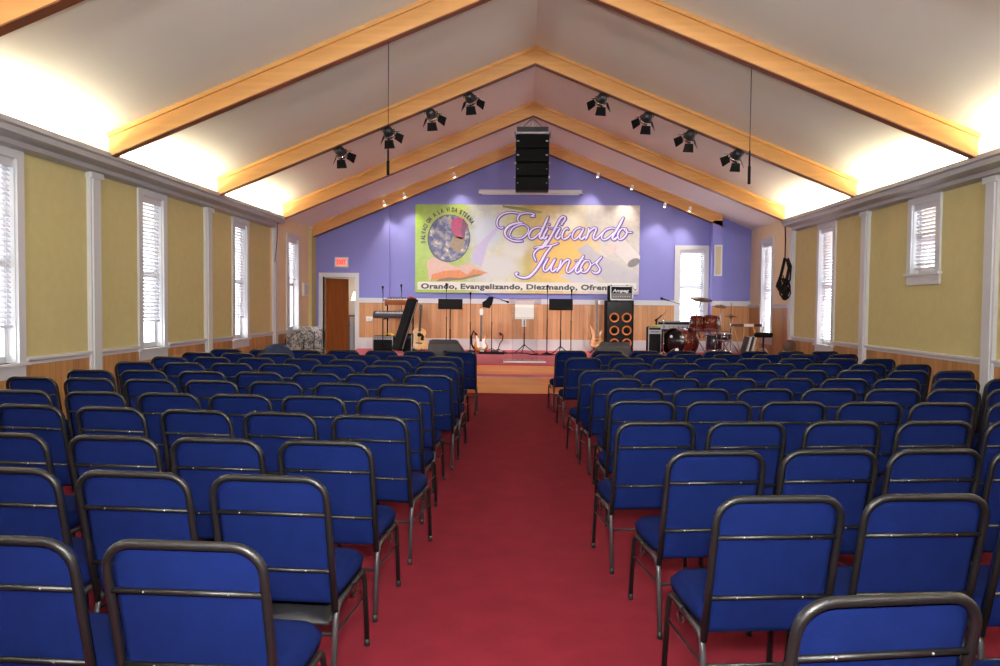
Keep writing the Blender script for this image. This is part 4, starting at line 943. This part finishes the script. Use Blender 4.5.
kn = MB()
for i in range(8): kn.cyl((f0 + .08 + (f1 - f0 - .16) * i / 7, Y - .008, f2 + .085), (f0 + .08 + (f1 - f0 - .16) * i / 7, Y + .01, f2 + .085), .010, 8)
kn.build('knob', M['silver'], t)
font_part('logo_lettering', 'Ampeg', .10, M['silver'], t, lambda x, y, z: Vector((f0 + .05 + x + y * .25, Y + .016 - z, (f2 + f3) / 2 + .02 + y)), bold=.003, width=(f1 - f0) * .70)
# floor monitors
def wedge(x0, x1, y0, y1, Y, label, inl=.04, inr=.04):
    a, b = P(x0, y1, Y), P(x1, y0, Y); w = b.x - a.x; h = b.z - SH; cx = (a.x + b.x) / 2
    t = thing('floor_monitor', label, 'loudspeaker', (cx, Y + .15, SH), 'wedge monitors at the stage front')
    m = MB(); prof = [(0, 0), (.48, 0), (.44, h * .55), (.16, h), (.0, h * .82)]
    A = [(cx - w / 2 + inl * v / h, Y + u, SH + v) for u, v in prof]; B = [(cx + w / 2 - inr * v / h, Y + u, SH + v) for u, v in prof]; n = len(prof)
    m.add(A + B, [tuple(range(n)), tuple(range(2 * n - 1, n - 1, -1))] + [(i, (i + 1) % n, n + (i + 1) % n, n + i) for i in range(n)]); m.build('cabinet', M['dgrey'], t, bevel=.012)
    g = MB(); g.add([(cx - w / 2 + .04 + inl * .6, Y + .43, SH + h * .60), (cx + w / 2 - .04 - inr * .6, Y + .43, SH + h * .60), (cx + w / 2 - .04 - inr, Y + .19, SH + h * .99), (cx - w / 2 + .04 + inl, Y + .19, SH + h * .99),
                     (cx - w / 2 + .04 + inl * .6, Y + .44, SH + h * .62), (cx + w / 2 - .04 - inr * .6, Y + .44, SH + h * .62), (cx + w / 2 - .04 - inr, Y + .20, SH + h * 1.01), (cx - w / 2 + .04 + inl, Y + .20, SH + h * 1.01)], [(0, 1, 2, 3), (4, 7, 6, 5), (0, 4, 5, 1), (1, 5, 6, 2), (2, 6, 7, 3), (3, 7, 4, 0)])
    g.build('grille', M['black'], t)
    MB().box((cx, Y - .004, SH + h * .45), (.16, .010, .05)).build('handle', M['black'], t)
wedge(427, 468, 340.5, 352, 14.75, 'dark grey wedge monitor at the stage front, left of the aisle', .03, .22)
wedge(590, 632, 342.5, 353, 14.75, 'dark grey wedge monitor in front of the bass cabinet', .22, .03)
# guitars
def guitar_outline(kind):
    if kind == 'acoustic': R = [(0, .0), (.10, .005), (.17, .04), (.20, .11), (.19, .19), (.145, .255), (.125, .29), (.135, .33), (.150, .38), (.135, .43), (.08, .475), (.03, .485)]; return R + [(-x, y) for x, y in R[::-1] if x > 0]
    if kind == 'electric': return [(0, 0), (.09, .005), (.15, .04), (.165, .10), (.145, .17), (.115, .21), (.12, .27), (.145, .34), (.12, .375), (.085, .35), (.05, .30), (-.05, .30), (-.07, .34), (-.10, .41), (-.145, .43), (-.155, .39), (-.13, .30), (-.125, .22), (-.155, .15), (-.165, .08), (-.13, .02), (-.06, 0)]
    return [(0, 0), (.08, .01), (.15, .06), (.16, .13), (.12, .20), (.10, .26), (.13, .34), (.17, .44), (.13, .43), (.07, .37), (.04, .33), (-.04, .33), (-.07, .38), (-.12, .48), (-.18, .54), (-.16, .44), (-.12, .30), (-.12, .22), (-.16, .14), (-.15, .05), (-.07, .005)]
def guitar(px, ybot, ytop, Y, kind, label, body, neck, head, rot, tilt=0):
    a, b = P(px, ybot, Y), P(px, ytop, Y); H = b.z - a.z; L = {'acoustic': 1.02, 'electric': 1.0, 'bass': 1.15}[kind]; k = H / L / math.cos(tilt)
    zb = a.z
    t = thing(kind + '_guitar' if kind != 'bass' else 'bass_guitar', label, 'guitar', (a.x, Y, zb))
    m = Matrix.Translation((a.x, Y, zb)) @ Matrix.Rotation(tilt, 4, 'Y') @ Matrix.Rotation(math.radians(-10), 4, 'X') @ Matrix.Rotation(rot, 4, 'Z') @ Matrix.Scale(k, 4) @ Matrix.Rotation(PI / 2, 4, 'X')
    # local: x across, y up, z toward the viewer
    ol = guitar_outline(kind); th = .095 if kind == 'acoustic' else .045
    pts = crom(ol + [ol[0]], 4)[:-1]
    MB().prism(pts, m @ Matrix.Translation((0, 0, -th)), th).build('body', body, t, bevel=.006)
    bt = {'acoustic': .485, 'electric': .30, 'bass': .33}[kind]
    def bxl(mb, x0, x1, y0, y1, z0, z1, tp=1):
        vs = [m @ Vector((x * (1 if y == y0 else tp), y, z)) for x in (x0, x1) for y in (y0, y1) for z in (z0, z1)]
        mb.add(vs, [(0, 1, 3, 2), (4, 6, 7, 5), (0, 4, 5, 1), (2, 3, 7, 6), (0, 2, 6, 4), (1, 5, 7, 3)])
    n = MB(); bxl(n, -.029, .029, bt - .08, L - .17, .0, .022, .75); n.build('neck', neck, t)
    h = MB(); h.prism([(-.02, L - .17), (.02, L - .17), (.035, L - .13), (.03, L - .02), (-.01, L), (-.045, L - .03), (-.04, L - .12)], m @ Matrix.Translation((0, 0, -.004)), .016)
    ho = h.build('headstock', head, t)
    pg = MB()
    for i in range(3):
        for s in (-1, 1): bxl(pg, s * .05 - .012, s * .05 + .012, L - .13 + i * .035, L - .118 + i * .035, 0, .008)
    pg.build('tuning_peg', M['silver'], ho)
    if kind == 'acoustic':
        MB().lathe([(.0, .002), (.048, .002), (.048, .0035), (0, .0035)], m @ Matrix.Translation((0, .33, 0)), 20, False).build('sound_hole', M['black'], t)
        g = MB(); bxl(g, -.075, .075, .13, .155, 0, .01); g.build('bridge', M['darkwood'], t)
        MB().prism([(.03, .22), (.10, .20), (.11, .30), (.05, .37)], m @ Matrix.Translation((0, 0, .001)), .002).build('pickguard', M['black'], t)
    else:
        if kind == 'electric': MB().prism([(-.08, .09), (.02, .05), (.10, .06), (.135, .12), (.09, .2), (.105, .30), (.05, .28), (-.06, .29), (-.09, .35), (-.12, .36), (-.10, .22)], m @ Matrix.Translation((0, 0, .001)), .003).build('pickguard', M['clear_white'], t)
        pk = MB()
        for y in ((.12, .18, .24) if kind == 'electric' else (.16, .24)): bxl(pk, -.042, .042, y, y + .018, .003, .012)
        pk.build('pickup', M['clear_white'] if kind == 'electric' else M['black'], t)
        g = MB(); bxl(g, -.04, .04, .055, .085, .002, .014); g.build('bridge', M['chrome'], t)
    st = MB()
    for i in range(4 if kind == 'bass' else 6):
        x = -.018 + .036 * i / (3 if kind == 'bass' else 5); st.tube([m @ Vector((x, .09, .016)), m @ Vector((x * .8, L - .16, .026))], .0008, 3)
    st.build('strings', M['dgrey'], t)
    # its stand
    gs = thing('guitar_stand', 'black guitar stand holding the ' + {'acoustic': 'acoustic guitar', 'electric': 'sunburst electric guitar', 'bass': 'natural wood bass guitar'}[kind], 'guitar stand', (a.x, Y + .12, SH))
    MB().tube([(a.x, Y + .16, SH + .06), (a.x, Y + .22, a.z + H * .62)], .010, 6).build('pole', M['black'], gs)
    for s in (-1, 1):
        MB().tube([(a.x, Y + .16, SH + .14), (a.x + s * .17, Y - .04, SH + .01)], .011, 6).build('leg', M['black'], gs)
        MB().tube([(a.x, Y + .16, a.z - .01), (a.x + s * .08, Y + .12, a.z - .02), (a.x + s * .08, Y - .05, a.z - .02), (a.x + s * .08, Y - .06, a.z + .03)], .009, 6).build('cradle_arm', M['foot'], gs)
    MB().tube([(a.x, Y + .16, SH + .14), (a.x, Y + .36, SH + .01)], .011, 6).build('leg', M['black'], gs)
guitar(418.5, 349.5, 303.5, 17.5, 'acoustic', 'natural top acoustic guitar standing beside the leaning case', M['guitarwood'], M['darkwood'], M['darkwood'], .25, .03)
guitar(480.5, 351, 307.5, 17.7, 'electric', 'sunburst electric guitar with white pickguard on a stand', M['sunburst'], M['darkwood'], M['clear_white'], -.1, .01)
guitar(597, 348, 298, 17.9, 'bass', 'natural wood bass guitar standing left of the bass cabinet', M['bassbody'], M['darkwood'], M['darkwood'], .1, 0)
# strap looped on the electric guitar, and the small empty stand
tag(MB().tube([P(477, 335, 17.66), P(473.5, 331, 17.66), P(471.5, 336, 17.66), P(471.5, 344, 17.66), P(474, 349, 17.66)], .022, 6).build('guitar_strap', M['black']), 'black strap hanging left of the sunburst guitar', 'strap')
p = P(500, 350, 17.7)
t = thing('low_gooseneck_stand', 'small black empty stand with curved top, right of the electric guitar', 'stand', (p.x, 17.7, SH))
MB().tube([P(498, 350.5, 17.7), P(499.5, 344, 17.7), P(502.5, 340, 17.7), P(503, 335.5, 17.7), P(501, 333.5, 17.7)], .012, 6).build('neck', M['black'], t)
MB().tube([P(501.3, 335.5, 17.7), P(499.6, 332.5, 17.7)], .028, 8).build('clamp_head', M['darkwood'], t)
for s in (-1, 1): MB().tube([P(498, 349, 17.7), Vector((p.x + s * .16, 17.6, SH + .01))], .009, 6).build('leg', M['black'], t)
# cables on the stage floor
def fc(pts, label, r=.012):
    tag(MB().tube(crom3(pts), r, 6).build('floor_cable', M['black']), label, 'cable')
def crom3(pts, k=5):
    out = []; q = [pts[0]] + pts + [pts[-1]]
    for i in range(1, len(q) - 2):
        p0, p1, p2, p3 = [Vector(v) for v in q[i - 1:i + 3]]
        for j in range(k):
            t = j / k; out.append(.5 * (2 * p1 + (p2 - p0) * t + (2 * p0 - 5 * p1 + 4 * p2 - p3) * t * t + (3 * p1 - p0 - 3 * p2 + p3) * t ** 3))
    return out + [Vector(pts[-1])]
fc([(-1.4, 17.5, SH + .012), (-1.1, 17.2, SH + .012), (-.8, 17.45, SH + .012), (-.5, 17.35, SH + .012), (-.1, 17.5, SH + .012), (.1, 17.3, SH + .012)], 'black cable curling over the red stage floor left of the lectern')
fc([(.3, 17.3, SH + .012), (.1, 17.0, SH + .012), (.5, 16.9, SH + .012), (.9, 17.3, SH + .012), (1.2, 17.2, SH + .012)], 'black cable curling over the red stage floor right of the lectern')
pb = P(507, 351, 17.4)
t = thing('effects_pedal_board', 'low black pedal board on the stage beside the electric guitar', 'pedal board', (pb.x - .3, 17.3, SH))
MB().bb(pb.x - .62, pb.x - .05, 17.1, 17.4, SH, SH + .05).build('board', M['black'], t, bevel=.008)
for i in range(4): MB().bb(pb.x - .60 + i * .14, pb.x - .52 + i * .14, 17.17, 17.32, SH + .05, SH + .085).build('pedal', M[['silver', 'red', 'dgrey', 'silver'][i]], t)

# drum kit
M['smoke'] = mat('smoke_drum_lacquer', (40, 40, 46), .25, coat=.6)
def drum(name, c, ax, r, L, label, cat='drum', legs=None, front=None, group=None, parent=None, hoop='drum', shell='drum'):
    ax = Vector(ax).normalized(); q = Matrix.Translation(c) @ ax.to_track_quat('Z', 'Y').to_matrix().to_4x4()
    t = parent or thing(name, label, cat, (c[0], c[1], SH), group)
    o = MB().lathe([(r, -L / 2), (r, L / 2)], q, 36, True).build('shell', M[shell], t)
    for s in (-1, 1):
        z = s * L / 2; MB().lathe([(r * .96, z - .018), (r * 1.03, z - .018), (r * 1.03, z + .018), (r * .96, z + .018)], q, 36, False).build('hoop', M[hoop] if hoop else M['chrome'], t)
        MB().lathe([(0, z + s * .004), (r * .97, z + s * .004), (r * .97, z + s * .008), (0, z + s * .008)], q, 32, False).build('head', front if (front and s > 0) else M['skin'], t)
    lg = MB()
    for k in range(8):
        a = k * PI / 4 + .2; lg.cyl(q @ Vector((r * 1.03 * math.cos(a), r * 1.03 * math.sin(a), -L / 2)), q @ Vector((r * 1.03 * math.cos(a), r * 1.03 * math.sin(a), L / 2)), .005, 5)
        lg.box(q @ Vector((r * 1.02 * math.cos(a), r * 1.02 * math.sin(a), 0)), (.025, .025, .05))
    lg.build('tension_lug', M['chrome'], t); return t, q
DY = 16.9
c = P(680, 341, DY); R = .31; c.z = SH + R * 1.03 + .005
kit, q = drum('bass_drum', c, (-.72, -.69, 0), R, .46, 'amber lacquered bass drum with dark front head and two toms on top', front=M['blackgloss'])
MB().ball(q @ Vector((.1, -.16, .25)), .045, 12, (1, 1, .9)).ball(q @ Vector((-.05, .13, .25)), .03, 10).build('head_badge', M['clear_white'], kit)
for s in (-1, 1): MB().cyl(q @ Vector((.16, 0, .1)) + Vector((0, 0, 0)), Vector((c.x + s * .38 - .1, c.y - .25 + s * .12, SH + .005)), .008, 6).build('spur', M['chrome'], kit)
for px, py, r in ((697, 323.5, .15), (711, 323.5, .175)):
    cc = P(px, py, DY + .1); drum('tom', cc, (.10, .22, .95), r, .26, '', parent=kit)
MB().cyl(P(700, 338, DY + .1), P(697, 327, DY + .1), .014, 8).cyl(P(703, 338, DY + .1), P(711, 327, DY + .1), .014, 8).build('tom_mount', M['chrome'], kit)
cc = P(714, 342.5, DY + .35); ft, _ = drum('floor_tom', cc, (0, 0, 1), .17, .34, 'dark floor tom right of the bass drum', hoop=None, shell='smoke')
for k in range(3):
    a = k * 2.1 + .4; MB().cyl((cc.x + .19 * math.cos(a), cc.y + .19 * math.sin(a), SH), (cc.x + .19 * math.cos(a), cc.y + .19 * math.sin(a), cc.z + .05), .007, 6).build('leg', M['chrome'], ft)
cc = P(724, 336.5, DY + .1); sn, _ = drum('snare_drum', cc, (0, -.1, 1), .17, .14, 'snare drum on its stand in front of the hi-hat', hoop=None, shell='smoke')
for k in range(3):
    a = k * 2.1; MB().cyl((cc.x, cc.y, SH + .2), (cc.x + .22 * math.cos(a), cc.y + .22 * math.sin(a), SH + .008), .009, 6).build('leg', M['chrome'], sn)
MB().cyl((cc.x, cc.y, SH + .18), (cc.x, cc.y, cc.z - .07), .014, 8).build('stand_post', M['chrome'], sn)
def cymbal(px, py, Y, r, label, tilt, name='cymbal_stand', off=0, hats=False):
    c = P(px, py, Y); t = thing(name, label, 'cymbal', (c.x + off, Y, SH), 'cymbals of the drum kit')
    base = Vector((c.x + off, Y, SH))
    MB().tube([base + Vector((0, 0, .15)), base + Vector((0, 0, (c.z - SH) * .7)), c], .012, 8).ball(base + Vector((0, 0, (c.z - SH) * .7)), .022, 8).build('post', M['chrome'], t)
    for k in range(3):
        a = k * 2.09 + .3; MB().tube([base + Vector((0, 0, .42)), base + Vector((.28 * math.cos(a), .28 * math.sin(a), .01))], .010, 6).build('leg', M['chrome'], t)
    for k in range(2 if hats else 1):
        q = Matrix.Translation(c + Vector((0, 0, k * .03))) @ Matrix.Rotation(tilt[0], 4, 'X') @ Matrix.Rotation(tilt[1], 4, 'Y')
        s = -1 if (hats and k == 0) else 1
        MB().lathe([(.012, .028 * s), (r * .16, .022 * s), (r * .22, .006 * s), (r * .6, 0), (r, -.012 * s), (r, -.015 * s), (r * .6, -.003 * s), (.012, .0)], q, 32, False).build('cymbal', M['cymbal'], t)
    MB().cyl(c, c + Vector((0, 0, .06 if not hats else .30)), .006, 6).build('wing_nut', M['black'] if hats else M['chrome'], t)
cymbal(701.5, 299, DY + .45, .245, 'large bronze ride cymbal tilted above the toms', (.25, .08), off=-.10)
cymbal(720.8, 306, DY + .55, .145, 'small bronze splash cymbal right of the ride cymbal', (.3, 0))
cymbal(731, 317, DY - .35, .14, 'pair of hi-hat cymbals on a chrome stand', (0.02, 0), 'hi_hat', hats=True)
b0, b1 = P(703, 311.5, DY - .6), P(668, 300.5, DY - .6)
mic_stand(696, 310, DY - .6, 'boom microphone stand reaching left over the bass drum', boom=(P(696, 309.5, DY - .6).z, b0, b1))
b0, b1 = P(667, 311, DY - .2), P(661, 316, DY - .2)
mic_stand(664, 313, DY - .2, 'short chrome microphone stand left of the bass drum', boom=(P(664, 313, DY - .2).z, b0, b1), mtl='chrome')
# percussion table, folders, throne
Y = 17.3; a, b = P(733, 325, Y), P(760, 325, Y)
t = thing('percussion_table', 'narrow table on light wooden legs right of the drums', 'table', ((a.x + b.x) / 2, Y, SH))
MB().bb(a.x, b.x, Y - .15, Y + .15, a.z - .03, a.z + .03).build('tabletop', M['darkwood'], t, bevel=.01)
MB().bb(a.x + .2, a.x + .42, Y - .155, Y - .12, a.z - .03, a.z + .03).build('white_label', M['paper'], t)
for s, x in ((-1, a.x + .12), (1, b.x - .05)):
    MB().cyl((x + .10, Y - .1, a.z - .03), (x - .06 * s, Y - .16, SH), .014, 6).build('leg', M['guitarwood'], t)
    MB().cyl((x - .08, Y + .1, a.z - .03), (x + .12, Y + .16, SH), .014, 6).build('leg', M['guitarwood'], t)
for i, (px, cl) in enumerate(((745, 'dgrey'), (747.5, 'clear_white'), (750, 'dgrey'), (752.5, 'clear_white'), (754.8, 'bassbody'))):
    p = P(px, 341, 16.75); R_ = Matrix.Rotation(math.radians(14), 3, 'Y')
    zz = SH + .245
    o = MB().box((p.x, 16.8, zz), (.035, .30, .46), R_).build('folder', M[cl], bevel=.004)
    tag(o, ['dark grey leaning folder, leftmost of the row', 'white leaning folder between two dark ones', 'dark grey leaning folder in the middle of the row', 'white leaning folder right of the middle', 'tan leaning folder nearest the drum throne'][i] + ', right of the drums', 'folder', 'folders leaning beside the drums')
rk = thing('folder_rack', 'low black rack under the leaning folders beside the drum throne', 'rack', (P(750, 345, 16.8).x, 16.8, SH))
MB().bb(P(743, 345, 16.8).x, P(758, 345, 16.8).x, 16.64, 16.96, SH, SH + .012).build('tray', M['black'], rk)
p = P(763.5, 335, 16.6)
t = thing('drum_throne', 'black padded drum throne on chrome tripod legs', 'stool', (p.x, 16.6, SH))
MB().lathe([(.0, -.05), (.17, -.05), (.19, -.03), (.19, .03), (.165, .05), (0, .055)], Matrix.Translation(p), 28, False).build('seat', M['black'], t)
MB().cyl((p.x, 16.6, SH + .14), p - Vector((0, 0, .05)), .02, 10).build('post', M['black'], t)
for k in range(3):
    a = k * 2.09 + .1; MB().tube([(p.x, 16.6, SH + .25), (p.x + .26 * math.cos(a), 16.6 + .26 * math.sin(a), SH + .01)], .012, 6).build('leg', M['chrome'], t)

# round backed chair by the right wall, grey patterned chairs and jacket by the left wall
p = P(810.5, 343, 15.2); p.x = min(p.x, 5.2)
t = thing('round_back_chair', 'brown round-backed chair beside the right stage end', 'chair', (p.x, 15.0, 0))
m = MB().lathe([(.0, -.02), (.12, -.02), (.13, 0), (.12, .02), (0, .02)], Matrix.Translation((p.x, 15.22, .79)) @ Matrix.Rotation(PI / 2 + .1, 4, 'X'), 24, False)
m.build('backrest', mat('brown_vinyl', (88, 66, 56), .5), t)
MB().bb(p.x - .2, p.x + .2, 14.8, 15.2, .42, .48).build('seat', mat('brown_vinyl_seat', (106, 76, 60), .5), t, bevel=.015)
for sx in (-.17, .17):
    MB().tube([(p.x + sx, 15.2, 0), (p.x + sx, 15.19, .44), (p.x + sx * .7, 15.23, .72)], .012, 6).build('leg', M['legtube'], t)
    MB().tube([(p.x + sx, 14.83, 0), (p.x + sx, 14.85, .43)], .012, 6).build('leg', M['legtube'], t)
def pat():
    m = mat('grey_patterned_fabric', (150, 146, 142), .8); nt = m.node_tree; b = nt.nodes['Principled BSDF']
    tc = nt.nodes.new('ShaderNodeTexCoord'); n = nt.nodes.new('ShaderNodeTexNoise'); n.inputs['Scale'].default_value = 9; n.inputs['Distortion'].default_value = 2
    r = nt.nodes.new('ShaderNodeValToRGB'); nt.links.new(tc.outputs['Object'], n.inputs['Vector']); nt.links.new(n.outputs['Fac'], r.inputs[0])
    r.color_ramp.elements[0].position = .42; r.color_ramp.elements[0].color = sl((84, 80, 80)); r.color_ramp.elements[1].position = .56; r.color_ramp.elements[1].color = sl((176, 170, 166))
    nt.links.new(r.outputs[0], b.inputs['Base Color']); return m
pm = pat()
for i, (px, y) in enumerate(((291, 16.0), (302, 16.7), (313, 17.4))):
    p = P(px, 345, y); zt = [.88, 1.02, 1.0][i]
    t = thing('upholstered_chair', 'grey patterned chair against the left wall, ' + ['nearest the camera', 'middle of the three', 'nearest the exit door'][i], 'chair', (p.x, y, 0), 'grey patterned chairs by the left wall')
    bk = MB().prism([(-.15, -.24), (.15, -.24), (.17, .16), (.14, .23), (.08, .26), (-.08, .26), (-.14, .23), (-.17, .16)], Matrix.Translation((p.x, y + .24, zt - .26)) @ Matrix.Rotation(PI / 2 - .15, 4, 'X'), .07); bk.build('backrest', pm, t, bevel=.025, seg=3)
    MB().bb(p.x - .22, p.x + .22, y - .22, y + .2, .40, .50).build('seat', pm, t, bevel=.03)
    for sx in (-.2, .2):
        MB().tube([(p.x + sx, y + .24, 0), (p.x + sx, y + .2, .44), (p.x + sx, y + .28, zt - .1)], .013, 6).build('leg', M['tube'], t)
        MB().tube([(p.x + sx, y - .2, 0), (p.x + sx, y - .18, .42)], .013, 6).build('leg', M['tube'], t)
# jacket over the front left chair
c = P(278, 347, 10.55)
jk = []
n = 18; rings = []
for j in range(7):
    v = j / 6; z = .97 - .30 * v; rx = .10 + .17 * math.sin(min(1, v * 1.5) * PI / 2); ry = .05 + .04 * v
    rings.append([(c.x + rx * math.cos(2 * PI * k / n) * (1 + .08 * math.sin(3 * k)) + .03 * (1 - v), 10.43 + ry * math.sin(2 * PI * k / n) * (1 + .15 * math.sin(5 * k + j)), z + .012 * math.sin(4 * k + j)) for k in range(n)])
mj = MB(); vs = [v for r in rings for v in r] + [(c.x + .03, 10.43, .985)]
mj.add(vs, [(j * n + k, j * n + (k + 1) % n, (j + 1) * n + (k + 1) % n, (j + 1) * n + k) for j in range(6) for k in range(n)] + [(len(vs) - 1, (k + 1) % n, k) for k in range(n)], True)
tag(mj.build('jacket', mat('navy_jacket', (28, 38, 66), .9, bump=.6, bscale=30)), 'dark navy jacket draped over a front-row chair back near the left wall', 'jacket')
cx_, cy_ = LEFT[1][1][0]
NX, NY = 22, 12; vs_ = []
for s_ in (1, 0):
    for j in range(NY + 1):
        for i in range(NX + 1):
            u_, v_ = i / NX, j / NY; x = cx_ - .19 + .37 * u_; y = cy_ - .15 + .36 * v_
            z = .275 + s_ * (.012 + .055 * math.sin(PI * min(1, u_ * 1.05)) ** .5 * math.sin(PI * v_) ** .5 * (1 + .3 * math.sin(11 * u_ + 4 * v_) * math.sin(7 * v_ + 3 * u_)))
            vs_.append((x, y, z))
n_ = (NX + 1) * (NY + 1); fs_ = []
for j in range(NY):
    for i in range(NX):
        a_ = j * (NX + 1) + i; fs_.append((a_, a_ + 1, a_ + NX + 2, a_ + NX + 1)); fs_.append((n_ + a_, n_ + a_ + NX + 1, n_ + a_ + NX + 2, n_ + a_ + 1))
per_ = [i for i in range(NX + 1)] + [(j + 1) * (NX + 1) - 1 for j in range(1, NY + 1)] + [NY * (NX + 1) + i for i in range(NX - 1, -1, -1)] + [j * (NX + 1) for j in range(NY - 1, 0, -1)]
for k in range(len(per_)):
    a_, b_ = per_[k], per_[(k + 1) % len(per_)]; fs_.append((a_, n_ + a_, n_ + b_, b_))
tag(MB().add(vs_, fs_, True).build('crumpled_cloth', mat('dark_grey_nylon', (30, 30, 33), .5, spec=.3, bump=1, bscale=18)), 'crumpled dark grey cloth resting on the bars under a left aisle chair seat', 'cloth')
# ------------------------------------------------------------------ light
w = bpy.data.worlds.new('sky'); S.world = w; w.use_nodes = True
bg = w.node_tree.nodes['Background']; bg.inputs[0].default_value = (.82, .91, 1, 1); bg.inputs[1].default_value = 8
def area(name, loc, rot, sx, sy, e, col=(1, 1, 1), portal=False, spread=None):
    l = bpy.data.lights.new(name, 'AREA'); l.shape = 'RECTANGLE'; l.size = sx; l.size_y = sy; l.energy = e; l.color = col
    if spread: l.spread = spread
    if portal: l.cycles.is_portal = True
    o = bpy.data.objects.new(name, l); COL.objects.link(o); o.location = loc; o.rotation_euler = rot; return o
for lst in (WIN_L, WIN_R):
    for sd, c_, hw, z0, z1, zb in lst:
        p = sd.pt(c_, -.17, (z0 + z1) / 2); d = sd.n.to_track_quat('-Z', 'Y').to_euler()
        area('window_portal', p, d, hw * 2, z1 - z0, 1, portal=True)
area('window_portal', ((WX0 + WX1) / 2, YB + .17, (WZ0 + WZ1) / 2), (math.radians(-90), 0, 0), WX1 - WX0, WZ1 - WZ0, 1, portal=True)
# cove lamps, hidden on the shelf behind the cornice
seg = [-.8, 2.5, 5.78, 8.95, 12.15, 15.45]
for sd in (LW, RW):
    for i in range(len(seg)):
        a0 = seg[i - 1] if i else Y0; a1 = seg[i]
        mid = (a0 + a1) / 2 + .1; L = (a1 - a0) - .9
        o = area('cove_tube', sd.pt(mid, .15, 3.22), (math.radians(180), 0, math.atan2(-sd.d.x, sd.d.y)), .10, L, 80, (1, .86, .60))
sun = bpy.data.lights.new('sun', 'SUN'); sun.energy = 14; sun.angle = .01; sun.color = (1, .95, .86)
so = bpy.data.objects.new('sun', sun); COL.objects.link(so); so.rotation_euler = Vector((-.80, -.10, -.50)).to_track_quat('-Z', 'Y').to_euler()
# camera flash
fl = area('camera_flash', (.02, -.05, 1.9), (math.radians(84), 0, .05), .3, .2, 112, (1, .97, .93), spread=math.radians(120))
# unseen fixtures added behind the camera to brighten the hall
for i_, x_ in enumerate((-2.6, 2.6)):
    t = thing('added_ceiling_fixture', 'long white fill light fixture added behind the camera, %s of the ridge' % ('left' if x_ < 0 else 'right'), 'ceiling light', (x_, -1.9, 3.95), 'added rear fill lights')
    MB().bb(x_ - .7, x_ + .7, -2.1, -1.7, 3.9, 4.0).build('housing', M['sash'], t)
    MB().cyl((x_ - .5, -1.9, 4.0), (x_ - .5, -1.9, roof(x_ - .5)), .012, 6).cyl((x_ + .5, -1.9, 4.0), (x_ + .5, -1.9, roof(x_ + .5)), .012, 6).build('hanger', M['silver'], t)
    area('rear_fill_light', (x_, -1.9, 3.86), (math.radians(38), 0, 0), 1.3, .35, 12, (.97, .98, 1))
    area('rear_fill_uplight', (x_, -1.9, 4.06), (math.radians(125), 0, 0), 1.3, .35, 520, (.97, .98, 1))
# corridor light
pl = bpy.data.lights.new('corridor_lamp_light', 'POINT'); pl.energy = 11; pl.color = (1, .82, .6); pl.shadow_soft_size = .1
po = bpy.data.objects.new('corridor_lamp_light', pl); COL.objects.link(po); po.location = P(354, 289, 20.2)
# extra spots added below the second beam to brighten the stage
for x, e_ in ((-3.4, 80), (-1.9, 80), (2.1, 80), (3.4, 80)):
    l = bpy.data.lights.new('added_stage_wash', 'SPOT'); l.energy = e_ * 3.2; l.spot_size = math.radians(62); l.spot_blend = .9; l.color = (1, .95, .92); l.shadow_soft_size = .1
    o = bpy.data.objects.new('added_stage_wash', l); COL.objects.link(o); o.location = (x, 12.5, roof(x) - .62); o.rotation_euler = (Vector((x * .75, 17.8, 1.2)) - o.location).to_track_quat('-Z', 'Y').to_euler()
vs = S.view_settings; S.display_settings.display_device = 'sRGB'
vs.view_transform = 'Standard'; vs.look = 'None'; vs.gamma = 1; vs.use_curve_mapping = False; vs.exposure = .55
S.cycles.max_bounces = 10; S.cycles.diffuse_bounces = 5; S.cycles.transparent_max_bounces = 12; S.cycles.caustics_reflective = False; S.cycles.caustics_refractive = False
S.cycles.sample_clamp_indirect = 6; S.cycles.use_denoising = True
for o in S.objects:    # stage furniture never carries a category on parts
    if o.parent is not None and 'category' in o: del o['category']
